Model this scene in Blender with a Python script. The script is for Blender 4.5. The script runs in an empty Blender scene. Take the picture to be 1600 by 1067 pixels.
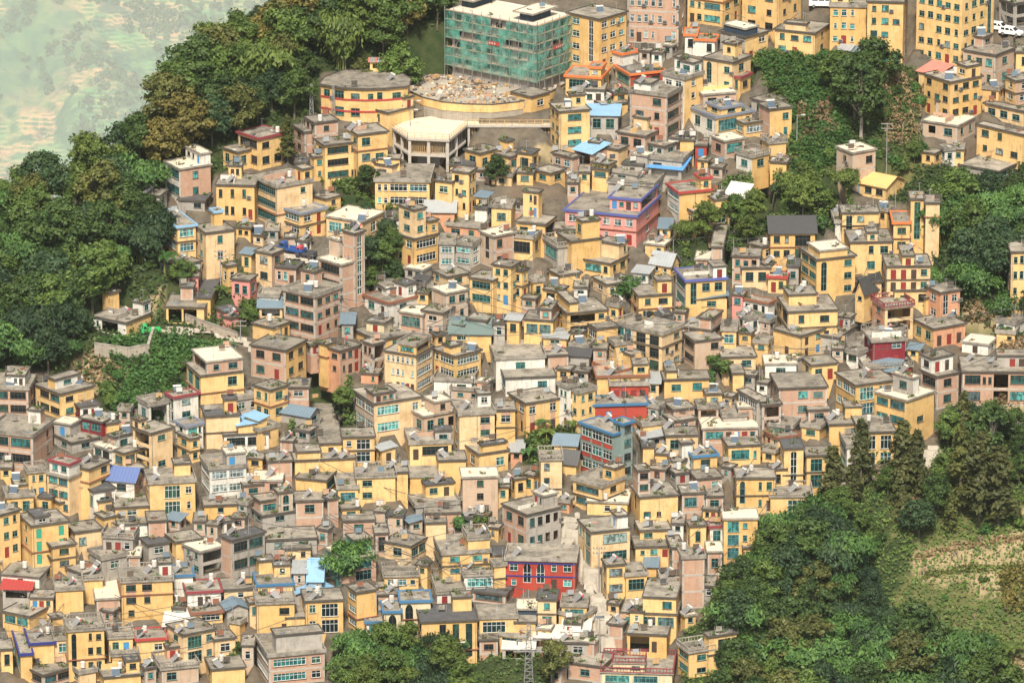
import bpy, math, random
import numpy as np
from mathutils import Vector, Matrix
R = math.radians
scene = bpy.context.scene
COL = scene.collection
# ------------------------------------------------------------------ camera, sky, sun, exposure
PITCH = R(17.5); DIST = 1100.0; SPAN = 188.0; SLOPE = 0.5
cam_d = bpy.data.cameras.new('camera'); cam = bpy.data.objects.new('camera', cam_d); COL.objects.link(cam)
CAM = Vector((0, -DIST*math.cos(PITCH), DIST*math.sin(PITCH)))
cam.location = CAM; cam.rotation_euler = (R(90)-PITCH, 0, 0)
cam_d.sensor_width = 36; cam_d.lens = 36*DIST/SPAN; cam_d.clip_start = 1; cam_d.clip_end = 150000
scene.camera = cam
SUN_EL, SUN_AZ = R(50), R(183)          # azimuth clockwise from +Y: behind the camera, a little to its left
world = bpy.data.worlds.new('World'); scene.world = world; world.use_nodes = True
nt = world.node_tree; bg = nt.nodes['Background']
sky = nt.nodes.new('ShaderNodeTexSky'); sky.sky_type = 'NISHITA'; sky.sun_disc = False
sky.sun_elevation = SUN_EL; sky.sun_rotation = SUN_AZ; sky.air_density = 1.0; sky.dust_density = 4.0; sky.ozone_density = 0.6
hsv = nt.nodes.new('ShaderNodeHueSaturation'); hsv.inputs['Saturation'].default_value = 0.18   # thin overcast
nt.links.new(sky.outputs[0], hsv.inputs['Color']); nt.links.new(hsv.outputs[0], bg.inputs['Color'])
bg.inputs['Strength'].default_value = 0.065
sun_d = bpy.data.lights.new('sun', 'SUN'); sun_d.energy = 2.9; sun_d.angle = R(6); sun_d.color = (1.0, 0.90, 0.74)
sun = bpy.data.objects.new('sun', sun_d); COL.objects.link(sun)
sd = Vector((math.sin(SUN_AZ)*math.cos(SUN_EL), math.cos(SUN_AZ)*math.cos(SUN_EL), math.sin(SUN_EL)))
sun.rotation_euler = sd.to_track_quat('Z', 'Y').to_euler()
vs = scene.view_settings; vs.view_transform = 'Standard'; vs.look = 'None'; vs.exposure = 1.02; vs.gamma = 1.0; vs.use_curve_mapping = False
scene.cycles.max_bounces = 6; scene.cycles.diffuse_bounces = 3; scene.cycles.glossy_bounces = 2
scene.cycles.transparent_max_bounces = 12; scene.cycles.volume_bounces = 4; scene.cycles.transmission_bounces = 3
scene.cycles.use_denoising = True

# ------------------------------------------------------------------ from the photograph's pixels (1600 x 1067) to the place
TH = SPAN/2/DIST
FW = Vector((0, math.cos(PITCH), -math.sin(PITCH))); RT = Vector((1, 0, 0)); UP = Vector((0, math.sin(PITCH), math.cos(PITCH)))
def ray(px, py): return FW + RT*((px-800)/800*TH) + UP*(-(py-533.5)/800*TH)
def hit(px, py):                         # where the line of sight meets the hillside z = SLOPE*y
    d = ray(px, py); t = (SLOPE*CAM.y - CAM.z)/(d.z - SLOPE*d.y); return CAM + d*t
def hit_z(px, py, z):
    d = ray(px, py); t = (z-CAM.z)/d.z; return CAM + d*t
def hit_y(px, py, y):
    d = ray(px, py); t = (y-CAM.y)/d.y; return CAM + d*t
def ppm(P): return 800/(TH*(P-CAM).dot(FW))
def proj(P):
    v = Vector(P)-CAM; w = v.dot(FW); return (800+v.dot(RT)/w/TH*800, 533.5-v.dot(UP)/w/TH*800)
def azim(P): return math.atan2(P[0]-CAM.x, P[1]-CAM.y)

# ------------------------------------------------------------------ materials
MATS = {}
def nmat(name):
    m = bpy.data.materials.new(name); m.use_nodes = True; n = m.node_tree.nodes; l = m.node_tree.links
    return m, n, l, n['Principled BSDF']
def mnode(n, op, a=None, b=None, l=None):
    x = n.new('ShaderNodeMath'); x.operation = op
    for i, v in enumerate((a, b)):
        if v is None: continue
        if isinstance(v, (int, float)): x.inputs[i].default_value = v
        else: l.new(v, x.inputs[i])
    return x.outputs[0]
def mixc(n, l, f, a, b, mode='MIX'):
    x = n.new('ShaderNodeMix'); x.data_type = 'RGBA'; x.blend_type = mode
    for s, v in ((x.inputs[0], f), (x.inputs[6], a), (x.inputs[7], b)):
        if isinstance(v, (int, float)): s.default_value = v
        elif isinstance(v, tuple): s.default_value = (*v[:3], 1)
        else: l.new(v, s)
    return x.outputs[2]
def ramp(n, l, f, p0, p1):
    x = n.new('ShaderNodeMapRange'); x.inputs[1].default_value = p0; x.inputs[2].default_value = p1; l.new(f, x.inputs[0]); return x.outputs[0]
def noise(n, l, vec, scale, detail=4, rough=.6):
    x = n.new('ShaderNodeTexNoise'); x.inputs['Scale'].default_value = scale; x.inputs['Detail'].default_value = detail
    x.inputs['Roughness'].default_value = rough
    if vec is not None: l.new(vec, x.inputs['Vector'])
    return x.outputs[0]
def coord(n, kind='Object'): return n.new('ShaderNodeTexCoord').outputs[kind]
def geo_pos(n): return n.new('ShaderNodeNewGeometry').outputs['Position']
def vscale(n, l, vec, s):
    x = n.new('ShaderNodeVectorMath'); x.operation = 'MULTIPLY'; x.inputs[1].default_value = s; l.new(vec, x.inputs[0]); return x.outputs[0]
def orand(n): return n.new('ShaderNodeObjectInfo').outputs['Random']
def bump(n, l, b, h, s, d=.05):
    x = n.new('ShaderNodeBump'); x.inputs['Strength'].default_value = s; x.inputs['Distance'].default_value = d
    l.new(h, x.inputs['Height']); l.new(x.outputs[0], b.inputs['Normal'])

def wall_mat(name, c, c2=None, dirt=.5, rough=.85, fadeamt=.08):
    if name in MATS: return MATS[name]
    m, n, l, b = nmat(name); pos = geo_pos(n)
    c2 = c2 or tuple(x*.80 for x in c)
    col = mixc(n, l, mnode(n, 'POWER', orand(n), 1.6, l), c, c2)
    pale = mnode(n, 'GREATER_THAN', orand(n), .86, l); col = mixc(n, l, mnode(n, 'MULTIPLY', pale, .5 if fadeamt > .2 else 0, l), col, tuple(min(.8, x*.6+.30) for x in c))
    fade = ramp(n, l, noise(n, l, pos, .16, 4), .45, .62); col = mixc(n, l, mnode(n, 'MULTIPLY', fade, fadeamt, l), col, tuple(min(.8, x*.8+.13) for x in c))
    big = ramp(n, l, noise(n, l, pos, .45, 6, .65), .46, .70)
    col = mixc(n, l, mnode(n, 'MULTIPLY', big, .55, l), col, tuple(x*.58 for x in c2))
    st = noise(n, l, vscale(n, l, pos, (2.6, 2.6, .30)), 1.0, 6, .72)
    col = mixc(n, l, mnode(n, 'MULTIPLY', ramp(n, l, st, .53, .70), dirt*1.5, l), col, (.15, .115, .075))
    sp = noise(n, l, pos, 1.7, 5, .7); col = mixc(n, l, mnode(n, 'MULTIPLY', ramp(n, l, sp, .60, .72), dirt*1.3, l), col, (.20, .17, .13))
    l.new(col, b.inputs['Base Color']); b.inputs['Roughness'].default_value = rough
    b.inputs['Specular IOR Level'].default_value = .25
    bump(n, l, b, noise(n, l, pos, 6, 3), .25)
    MATS[name] = m; return m
def brick_mat(name, c1, c2, mortar):
    if name in MATS: return MATS[name]
    m, n, l, b = nmat(name); pos = coord(n)
    sx = n.new('ShaderNodeSeparateXYZ'); l.new(pos, sx.inputs[0])
    u = mnode(n, 'ADD', sx.outputs[0], sx.outputs[1], l)
    cb = n.new('ShaderNodeCombineXYZ'); l.new(u, cb.inputs[0]); l.new(sx.outputs[2], cb.inputs[1])
    br = n.new('ShaderNodeTexBrick'); l.new(cb.outputs[0], br.inputs['Vector'])
    br.inputs['Color1'].default_value = (*c1, 1); br.inputs['Color2'].default_value = (*c2, 1); br.inputs['Mortar'].default_value = (*mortar, 1)
    br.inputs['Scale'].default_value = 1; br.inputs['Brick Width'].default_value = .5; br.inputs['Row Height'].default_value = .22
    br.inputs['Mortar Size'].default_value = .03
    gp = geo_pos(n)
    col = mixc(n, l, mnode(n, 'MULTIPLY', ramp(n, l, noise(n, l, gp, .5, 5), .4, .75), .5, l), br.outputs[0], tuple(x*1.15 for x in mortar))
    col = mixc(n, l, mnode(n, 'MULTIPLY', orand(n), .35, l), col, (.40, .27, .20))
    st = noise(n, l, vscale(n, l, gp, (1.5, 1.5, .2)), 1.0, 5, .65)
    col = mixc(n, l, mnode(n, 'MULTIPLY', ramp(n, l, st, .52, .75), .5, l), col, (.12, .10, .08))
    l.new(col, b.inputs['Base Color']); b.inputs['Roughness'].default_value = .9; b.inputs['Specular IOR Level'].default_value = .2
    MATS[name] = m; return m
def conc_mat(name, c, dark, amt=.8, sc=.45, var=.5):
    if name in MATS: return MATS[name]
    m, n, l, b = nmat(name); pos = geo_pos(n)
    col = mixc(n, l, mnode(n, 'MULTIPLY', orand(n), var, l), c, tuple(x*.55 for x in c))
    f1 = ramp(n, l, noise(n, l, pos, sc, 8, .68), .42, .70)
    col = mixc(n, l, mnode(n, 'MULTIPLY', f1, amt, l), col, dark)
    f2 = ramp(n, l, noise(n, l, pos, sc*5, 4, .6), .55, .75)
    col = mixc(n, l, mnode(n, 'MULTIPLY', f2, .35, l), col, tuple(min(1, x*1.5) for x in c))
    l.new(col, b.inputs['Base Color']); b.inputs['Roughness'].default_value = .9; b.inputs['Specular IOR Level'].default_value = .2
    bump(n, l, b, noise(n, l, pos, 4, 4), .3)
    MATS[name] = m; return m
def flat_mat(name, c, rough=.6, var=.25, metal=0, spec=.4):
    if name in MATS: return MATS[name]
    m, n, l, b = nmat(name)
    col = mixc(n, l, mnode(n, 'MULTIPLY', orand(n), var, l), c, tuple(x*.6 for x in c))
    col = mixc(n, l, mnode(n, 'MULTIPLY', ramp(n, l, noise(n, l, geo_pos(n), 1.2, 5), .45, .75), .35, l), col, tuple(x*.6+.02 for x in c))
    l.new(col, b.inputs['Base Color']); b.inputs['Roughness'].default_value = rough; b.inputs['Metallic'].default_value = metal
    b.inputs['Specular IOR Level'].default_value = spec
    MATS[name] = m; return m
def sheet_mat(name, c):
    if name in MATS: return MATS[name]
    m, n, l, b = nmat(name); pos = geo_pos(n)
    f = ramp(n, l, noise(n, l, pos, .6, 6), .45, .75)
    col = mixc(n, l, mnode(n, 'MULTIPLY', f, .45, l), c, tuple(x*.5+.05 for x in c))
    l.new(col, b.inputs['Base Color']); b.inputs['Roughness'].default_value = .5
    MATS[name] = m; return m
def glass_mat(name, cols, rough=.12):
    if name in MATS: return MATS[name]
    m, n, l, b = nmat(name)
    cr = n.new('ShaderNodeValToRGB'); cr.color_ramp.interpolation = 'CONSTANT'
    e = cr.color_ramp.elements
    while len(e) < len(cols): e.new(.5)
    for i, c in enumerate(cols): e[i].position = i/len(cols); e[i].color = (*c, 1)
    l.new(orand(n), cr.inputs[0])
    f = ramp(n, l, noise(n, l, vscale(n, l, geo_pos(n), (1.4, 1.4, .8)), 1.0, 1), .48, .56)
    col = mixc(n, l, mnode(n, 'MULTIPLY', f, .7, l), cr.outputs[0], (.012, .018, .02))
    l.new(col, b.inputs['Base Color']); b.inputs['Roughness'].default_value = rough; b.inputs['Specular IOR Level'].default_value = .4
    MATS[name] = m; return m
def leaf_mat(name, c1, c2, c3):
    if name in MATS: return MATS[name]
    m, n, l, b = nmat(name)
    g = n.new('ShaderNodeNewGeometry')
    col = mixc(n, l, g.outputs['Random Per Island'], c1, c2)
    cl = ramp(n, l, noise(n, l, g.outputs['Position'], .30, 3), .45, .68)
    col = mixc(n, l, mnode(n, 'MULTIPLY', cl, .75, l), col, c3)
    oi = orand(n)
    col = mixc(n, l, mnode(n, 'MULTIPLY', oi, .55, l), col, tuple(x*.38 for x in c1))
    l.new(col, b.inputs['Base Color']); b.inputs['Roughness'].default_value = .55; b.inputs['Specular IOR Level'].default_value = .25
    tr = n.new('ShaderNodeBsdfTranslucent'); l.new(col, tr.inputs[0])
    mx = n.new('ShaderNodeMixShader'); mx.inputs[0].default_value = .15
    l.new(b.outputs[0], mx.inputs[1]); l.new(tr.outputs[0], mx.inputs[2])
    l.new(mx.outputs[0], n['Material Output'].inputs[0])
    MATS[name] = m; return m

YEL = (.72, .49, .215); 
M = dict(
 Y=wall_mat('yellow_render', YEL, (.58, .36, .13), .32, .85, .3), W=wall_mat('white_render', (.72, .69, .62), None, .45),
 G=wall_mat('grey_cement', (.40, .37, .33), None, .55), P=wall_mat('pink_render', (.72, .30, .26), None, .3),
 O=wall_mat('peach_render', (.66, .34, .20), None, .45), R=wall_mat('red_render', (.40, .055, .035), None, .3),
 U=wall_mat('maroon_render', (.22, .018, .03), None, .25), C=wall_mat('cream_render', (.66, .57, .38), None, .4),
 T=wall_mat('teal_render', (.20, .50, .40), None, .3), N=wall_mat('slate_cladding', (.035, .055, .085), None, .15),
 L=wall_mat('grey_green_pillar', (.22, .29, .27), None, .3),
 B=brick_mat('red_brick', (.50, .255, .155), (.40, .185, .115), (.42, .345, .27)),
 K=brick_mat('pale_brick', (.52, .355, .235), (.44, .29, .19), (.46, .39, .31)),
 frame_c=conc_mat('frame_concrete', (.46, .42, .37), (.24, .22, .19), .6, .8, .2),
 roof=conc_mat('roof_concrete', (.36, .325, .27), (.05, .046, .042), .9, .42, .75),
 roofw=conc_mat('new_concrete', (.66, .58, .46), (.46, .41, .33), .6, .3, .1),
 roofk=conc_mat('dark_roof_felt', (.11, .11, .115), (.045, .045, .05), .7, .6, .3),
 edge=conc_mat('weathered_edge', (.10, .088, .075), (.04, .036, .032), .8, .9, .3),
 edgew=conc_mat('pale_edge', (.34, .31, .265), (.075, .068, .06), .9, .7, .6),
 brown=flat_mat('brown_band', (.24, .10, .06)), 
 blue=sheet_mat('blue_sheet', (.10, .30, .62)), lblue=sheet_mat('pale_blue_sheet', (.24, .42, .60)), 
 slate=sheet_mat('blue_grey_sheet', (.15, .21, .26)), greysheet=sheet_mat('grey_sheet', (.33, .35, .36)),
 dgreen=sheet_mat('dark_green_sheet', (.13, .18, .17)), black=sheet_mat('black_tiles', (.06, .06, .062)),
 tan=sheet_mat('tan_sheet', (.72, .42, .17)), pinksheet=sheet_mat('salmon_sheet', (.66, .22, .18)), red=sheet_mat('red_sheet', (.38, .05, .045)),
 orange=sheet_mat('orange_tiles', (.62, .17, .05)), whitesheet=sheet_mat('white_canopy', (.58, .565, .53)),
 bluesl=sheet_mat('slate_blue_sheet', (.10, .15, .33)), purple=flat_mat('violet_blue_tiles', (.10, .12, .34), .5), bluetile=flat_mat('blue_tiles', (.06, .18, .34), .5), navy=flat_mat('navy_tiles', (.035, .04, .20), .5),
 maroon=flat_mat('maroon_paint', (.25, .05, .06), .5), greytile=flat_mat('grey_blue_tiles', (.20, .23, .30), .5),
 teal=flat_mat('teal_paint', (.16, .42, .42), .5),
 fr_teal=flat_mat('teal_window_frame', (.10, .25, .235), .45), fr_white=flat_mat('white_window_frame', (.66, .68, .66), .45),
 fr_dark=flat_mat('dark_window_frame', (.07, .055, .045), .5),
 glass=glass_mat('teal_glass', [(.012, .045, .045), (.01, .022, .025), (.025, .10, .095), (.008, .016, .02), (.012, .035, .04), (.03, .085, .06), (.01, .018, .022)]),
 cyan=glass_mat('bright_cyan_glass', [(.06, .27, .26), (.03, .16, .16), (.10, .36, .34), (.04, .14, .16)], .2),
 pale=glass_mat('curtained_glass', [(.30, .36, .34), (.08, .13, .14), (.20, .26, .28), (.10, .15, .14)], .15),
 door=flat_mat('red_door_paint', (.26, .035, .03), .5, .6), bdoor=flat_mat('blue_door_paint', (.05, .24, .50), .5, .4), ddoor=flat_mat('dark_door_paint', (.07, .045, .035), .5, .4),
 gdoor=flat_mat('green_door_paint', (.05, .36, .24), .5, .4),
 tank=flat_mat('white_enamel', (.60, .57, .52), .35, .15), pinkend=flat_mat('red_end_cap', (.62, .10, .12), .4, .3), tubes=flat_mat('collector_glass', (.34, .34, .35), .3, .8, 0, .6),
 dtubes=flat_mat('dark_collector_glass', (.10, .14, .19), .2, .5, 0, .7),
 steel=flat_mat('galvanised_steel', (.34, .34, .34), .5, .2, .3), dsteel=flat_mat('dark_steel', (.09, .09, .10), .5, .2, .2), wood=flat_mat('raw_timber', (.46, .30, .14), .8, .4), dwood=flat_mat('weathered_timber', (.12, .09, .065), .9, .4),
 asphalt=conc_mat('asphalt', (.15, .145, .14), (.09, .09, .09), .5, .4, .1), lane=conc_mat('lane_concrete', (.40, .36, .30), (.20, .18, .15), .7, .35, .1),
 soil=conc_mat('bare_soil', (.42, .26, .13), (.22, .15, .08), .7, .3, .1), stone=brick_mat('rubble_stone', (.30, .27, .22), (.20, .18, .15), (.38, .34, .28)),
 net=None)

# ------------------------------------------------------------------ mesh helpers
class MB:
    def __init__(s): s.v = []; s.f = []; s.m = []; s.mats = []
    def mi(s, mat):
        if mat not in s.mats: s.mats.append(mat)
        return s.mats.index(mat)
    def face(s, pts, mat):
        i = len(s.v); s.v += [tuple(p) for p in pts]; s.f.append(tuple(range(i, i+len(pts)))); s.m.append(s.mi(mat))
    def box(s, x0, x1, y0, y1, z0, z1, mat):
        i = len(s.v)
        s.v += [(x0, y0, z0), (x1, y0, z0), (x1, y1, z0), (x0, y1, z0), (x0, y0, z1), (x1, y0, z1), (x1, y1, z1), (x0, y1, z1)]
        for q in ((3, 2, 1, 0), (4, 5, 6, 7), (0, 1, 5, 4), (1, 2, 6, 5), (2, 3, 7, 6), (3, 0, 4, 7)):
            s.f.append(tuple(i+k for k in q)); s.m.append(s.mi(mat))
    def bar(s, a, b, w, mat, w2=None):      # square bar from a to b
        a = Vector(a); b = Vector(b); d = (b-a)
        if d.length < 1e-6: return
        d.normalize(); u = d.cross(Vector((0, 0, 1)));
        if u.length < 1e-3: u = Vector((1, 0, 0))
        u.normalize(); v = d.cross(u); w2 = w if w2 is None else w2
        i = len(s.v)
        for P, ww in ((a, w), (b, w2)):
            for su, sv in ((-1, -1), (1, -1), (1, 1), (-1, 1)): s.v.append(tuple(P+u*su*ww/2+v*sv*ww/2))
        for q in ((3, 2, 1, 0), (4, 5, 6, 7), (0, 1, 5, 4), (1, 2, 6, 5), (2, 3, 7, 6), (3, 0, 4, 7)):
            s.f.append(tuple(i+k for k in q)); s.m.append(s.mi(mat))
    def tube(s, pts, rads, mat, n=8, caps=True):
        rings = []
        for k, P in enumerate(pts):
            P = Vector(P); d = (Vector(pts[min(k+1, len(pts)-1)])-Vector(pts[max(k-1, 0)])).normalized()
            u = d.cross(Vector((0, 1, .01)));
            if u.length < .05: u = d.cross(Vector((1, 0, 0)))
            u.normalize(); v = d.cross(u); i = len(s.v); r = rads[k] if isinstance(rads, (list, tuple)) else rads
            for j in range(n):
                t = 2*math.pi*j/n; s.v.append(tuple(P+u*math.cos(t)*r+v*math.sin(t)*r))
            rings.append(i)
        mi = s.mi(mat)
        for a, b in zip(rings, rings[1:]):
            for j in range(n): s.f.append((a+j, a+(j+1) % n, b+(j+1) % n, b+j)); s.m.append(mi)
        if caps:
            s.f.append(tuple(rings[0]+j for j in reversed(range(n)))); s.m.append(mi)
            s.f.append(tuple(rings[-1]+j for j in range(n))); s.m.append(mi)
    def prism(s, poly, z0, z1, mat, top=None, bottom=True):     # poly counter-clockwise
        n = len(poly)
        for i in range(n):
            a = poly[i]; b = poly[(i+1) % n]
            s.face([(a[0], a[1], z0), (b[0], b[1], z0), (b[0], b[1], z1), (a[0], a[1], z1)], mat)
        s.face([(p[0], p[1], z1) for p in poly], top or mat)
        if bottom: s.face([(p[0], p[1], z0) for p in reversed(poly)], mat)
    def ring(s, po, pi, z0, z1, mat):
        n = len(po)
        for i in range(n):
            j = (i+1) % n
            a, b, c, d = po[i], po[j], pi[j], pi[i]
            s.face([(*a, z0), (*b, z0), (*b, z1), (*a, z1)], mat); s.face([(*c, z0), (*d, z0), (*d, z1), (*c, z1)], mat)
            s.face([(*a, z1), (*b, z1), (*c, z1), (*d, z1)], mat)
    def mesh(s, name):
        me = bpy.data.meshes.new(name); me.from_pydata(s.v, [], s.f)
        for m in s.mats: me.materials.append(m)
        if len(s.mats) > 1: me.polygons.foreach_set('material_index', s.m)
        return me
    def build(s, name, parent=None, loc=None, rz=0):
        return put(name, s.mesh(name), parent, loc, rz)
def put(name, me, parent=None, loc=None, rz=0):
    o = bpy.data.objects.new(name, me); COL.objects.link(o)
    if parent is not None: o.parent = parent
    if loc is not None: o.location = loc
    if rz: o.rotation_euler = (0, 0, rz)
    return o
def empty(name, loc, rz=0):
    o = bpy.data.objects.new(name, None); COL.objects.link(o); o.location = loc; o.rotation_euler = (0, 0, rz); o.empty_display_size = .1; return o
def tag(o, label=None, cat=None, group=None, kind=None):
    if label: o['label'] = label
    if cat: o['category'] = cat
    if group: o['group'] = group
    if kind: o['kind'] = kind
    return o
def dup(o, loc, rz, parent=None, scale=None):
    c = o.copy(); COL.objects.link(c)
    if parent is not None: c.parent = parent
    else:
        c.location = loc; c.rotation_euler = (0, 0, rz)
        if scale: c.scale = (scale, scale, scale) if not isinstance(scale, tuple) else scale
    for ch in o.children: dup(ch, None, 0, c)
    return c
def offset(poly, d):                     # outward offset of a counter-clockwise polygon
    n = len(poly); out = []
    for i in range(n):
        p = Vector(poly[i]); a = (p-Vector(poly[i-1])).normalized(); b = (Vector(poly[(i+1) % n])-p).normalized()
        na = Vector((a.y, -a.x)); nb = Vector((b.y, -b.x)); k = na+nb; k = k/max(.3, k.dot(na))
        out.append((p.x+k.x*d, p.y+k.y*d))
    return out
HAZE_ON = True; HAZE_DENSITY = 1.9e-5
# ------------------------------------------------------------------ buildings
def facade(mb, p0, p1, z0, z1, holes, mat, rec=.16):
    d = Vector((p1[0]-p0[0], p1[1]-p0[1])); Ln = d.length; d /= Ln; inn = Vector((-d.y, d.x))
    def P(s, z, k=0.0): return (p0[0]+d.x*s+inn.x*k, p0[1]+d.y*s+inn.y*k, z)
    mats = mat if callable(mat) else (lambda z: mat)
    xs = sorted({0.0, Ln, *[h[0] for h in holes], *[h[1] for h in holes]})
    for a, b in zip(xs, xs[1:]):
        if b-a < 1e-5: continue
        mid = (a+b)/2; col = sorted([h for h in holes if h[0] < mid < h[1]], key=lambda h: h[2])
        z = z0
        for h in col+[None]:
            top = h[2] if h else z1
            if top > z+1e-5: mb.face([P(a, z), P(b, z), P(b, top), P(a, top)], mats((z+top)/2))
            if h: z = h[3]
    for h in holes:
        a, b, c, e = h[:4]; mm = mats((c+e)/2)
        mb.face([P(a, c), P(b, c), P(b, c, rec), P(a, c, rec)], mm); mb.face([P(b, e), P(a, e), P(a, e, rec), P(b, e, rec)], mm)
        mb.face([P(a, e), P(a, c), P(a, c, rec), P(a, e, rec)], mm); mb.face([P(b, c), P(b, e), P(b, e, rec), P(b, c, rec)], mm)
        if len(h) > 4 and h[4] in 'aA':      # round (a) or pointed (A) head: two spandrels fill the corners
            w = (b-a)/2; hh = w*(1.0 if h[4] == 'a' else 1.9); cx = (a+b)/2
            for sg in (-1, 1):
                for k in range(4):
                    t0 = k/4*math.pi/2; t1 = (k+1)/4*math.pi/2
                    q0 = (cx+sg*w*math.cos(t0), e-hh+hh*math.sin(t0)); q1 = (cx+sg*w*math.cos(t1), e-hh+hh*math.sin(t1))
                    pts = [P(q0[0], q0[1], .01), P(q1[0], q1[1], .01), P(q1[0], e, .01), P(q0[0], e, .01)]
                    mb.face(pts if sg < 0 else pts[::-1], mm)
WIN = {}
def window_mesh(kind, w, h, fr):
    w = max(.5, round(w/.15)*.15); h = max(.4, round(h/.15)*.15); key = (kind, round(w, 2), round(h, 2), fr)
    if key in WIN: return WIN[key], w, h
    mb = MB(); m = M['fr_'+fr]; t = .07; y0, y1 = .05, .13; H = w/2
    mb.box(-H, -H+t, y0, y1, 0, h, m); mb.box(H-t, H, y0, y1, 0, h, m); mb.box(-H+t, H-t, y0, y1, 0, t, m); mb.box(-H+t, H-t, y0, y1, h-t, h, m)
    nx = max(1, round(w/.75)); 
    for k in range(1, nx): x = -H+w*k/nx; mb.box(x-.03, x+.03, y0+.01, y1, t, h-t, m)
    nz = 1 if kind == 'w' else max(1, round(h/1.5))
    zs = [h*.66] if kind in 'wgc' and h > .9 else [h*k/nz for k in range(1, nz)]
    for z in zs: mb.box(-H+t, H-t, y0+.02, y1, z-.03, z+.03, m)
    if kind in 'wgc': mb.box(-H-.08, H+.08, -.09, y0-.003, -.09, -.003, M['edge'])
    WIN[key] = mb.mesh('window'); return WIN[key], w, h
PANE = {}
def pane_mesh(w, h, mat):
    key = (round(w, 2), round(h, 2), mat)
    if key not in PANE:
        mb = MB(); mb.box(-w/2, w/2, .11, .125, 0, h, M[mat]); PANE[key] = mb.mesh('pane')
    return PANE[key]
DOOR = {}
def door_mesh(w, h, mat):
    key = (round(w, 1), round(h, 1), mat)
    if key not in DOOR:
        mb = MB(); m = M[mat]; mb.box(-w/2, w/2, .08, .13, 0, h, m)
        for sx in (-1, 1):
            for za, zb in ((.12, .46), (.54, .92)): mb.box(sx*w*.25-w*.17, sx*w*.25+w*.17, .06, .079, h*za, h*zb, m)
        mb.box(w*.4-.03, w*.4+.03, .02, .058, h*.48, h*.52, M['steel']); DOOR[key] = mb.mesh('door')
    return DOOR[key]
_ac = MB(); _ac.box(-.42, .42, -.36, -.03, 0, .62, M['edgew']); _ac.box(-.30, .30, -.375, -.362, .08, .54, M['dsteel']); _ac.box(-.40, .40, -.30, -.01, -.08, -.002, M['dsteel']); AC = _ac.mesh('air_conditioner')
HOUSES = []; SURF = []; PADS = []; BLOCKED = []
def parse_codes(c, W, rng):
    if c in ('-', None): c = str(max(0, min(4, int(W/3.4)))) if W > 2.5 else '0'
    out = []; i = 0
    while i < len(c):
        ch = c[i]
        if ch.isdigit(): out += ['w']*int(ch)
        else: out.append(ch)
        i += 1
    return out
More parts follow.
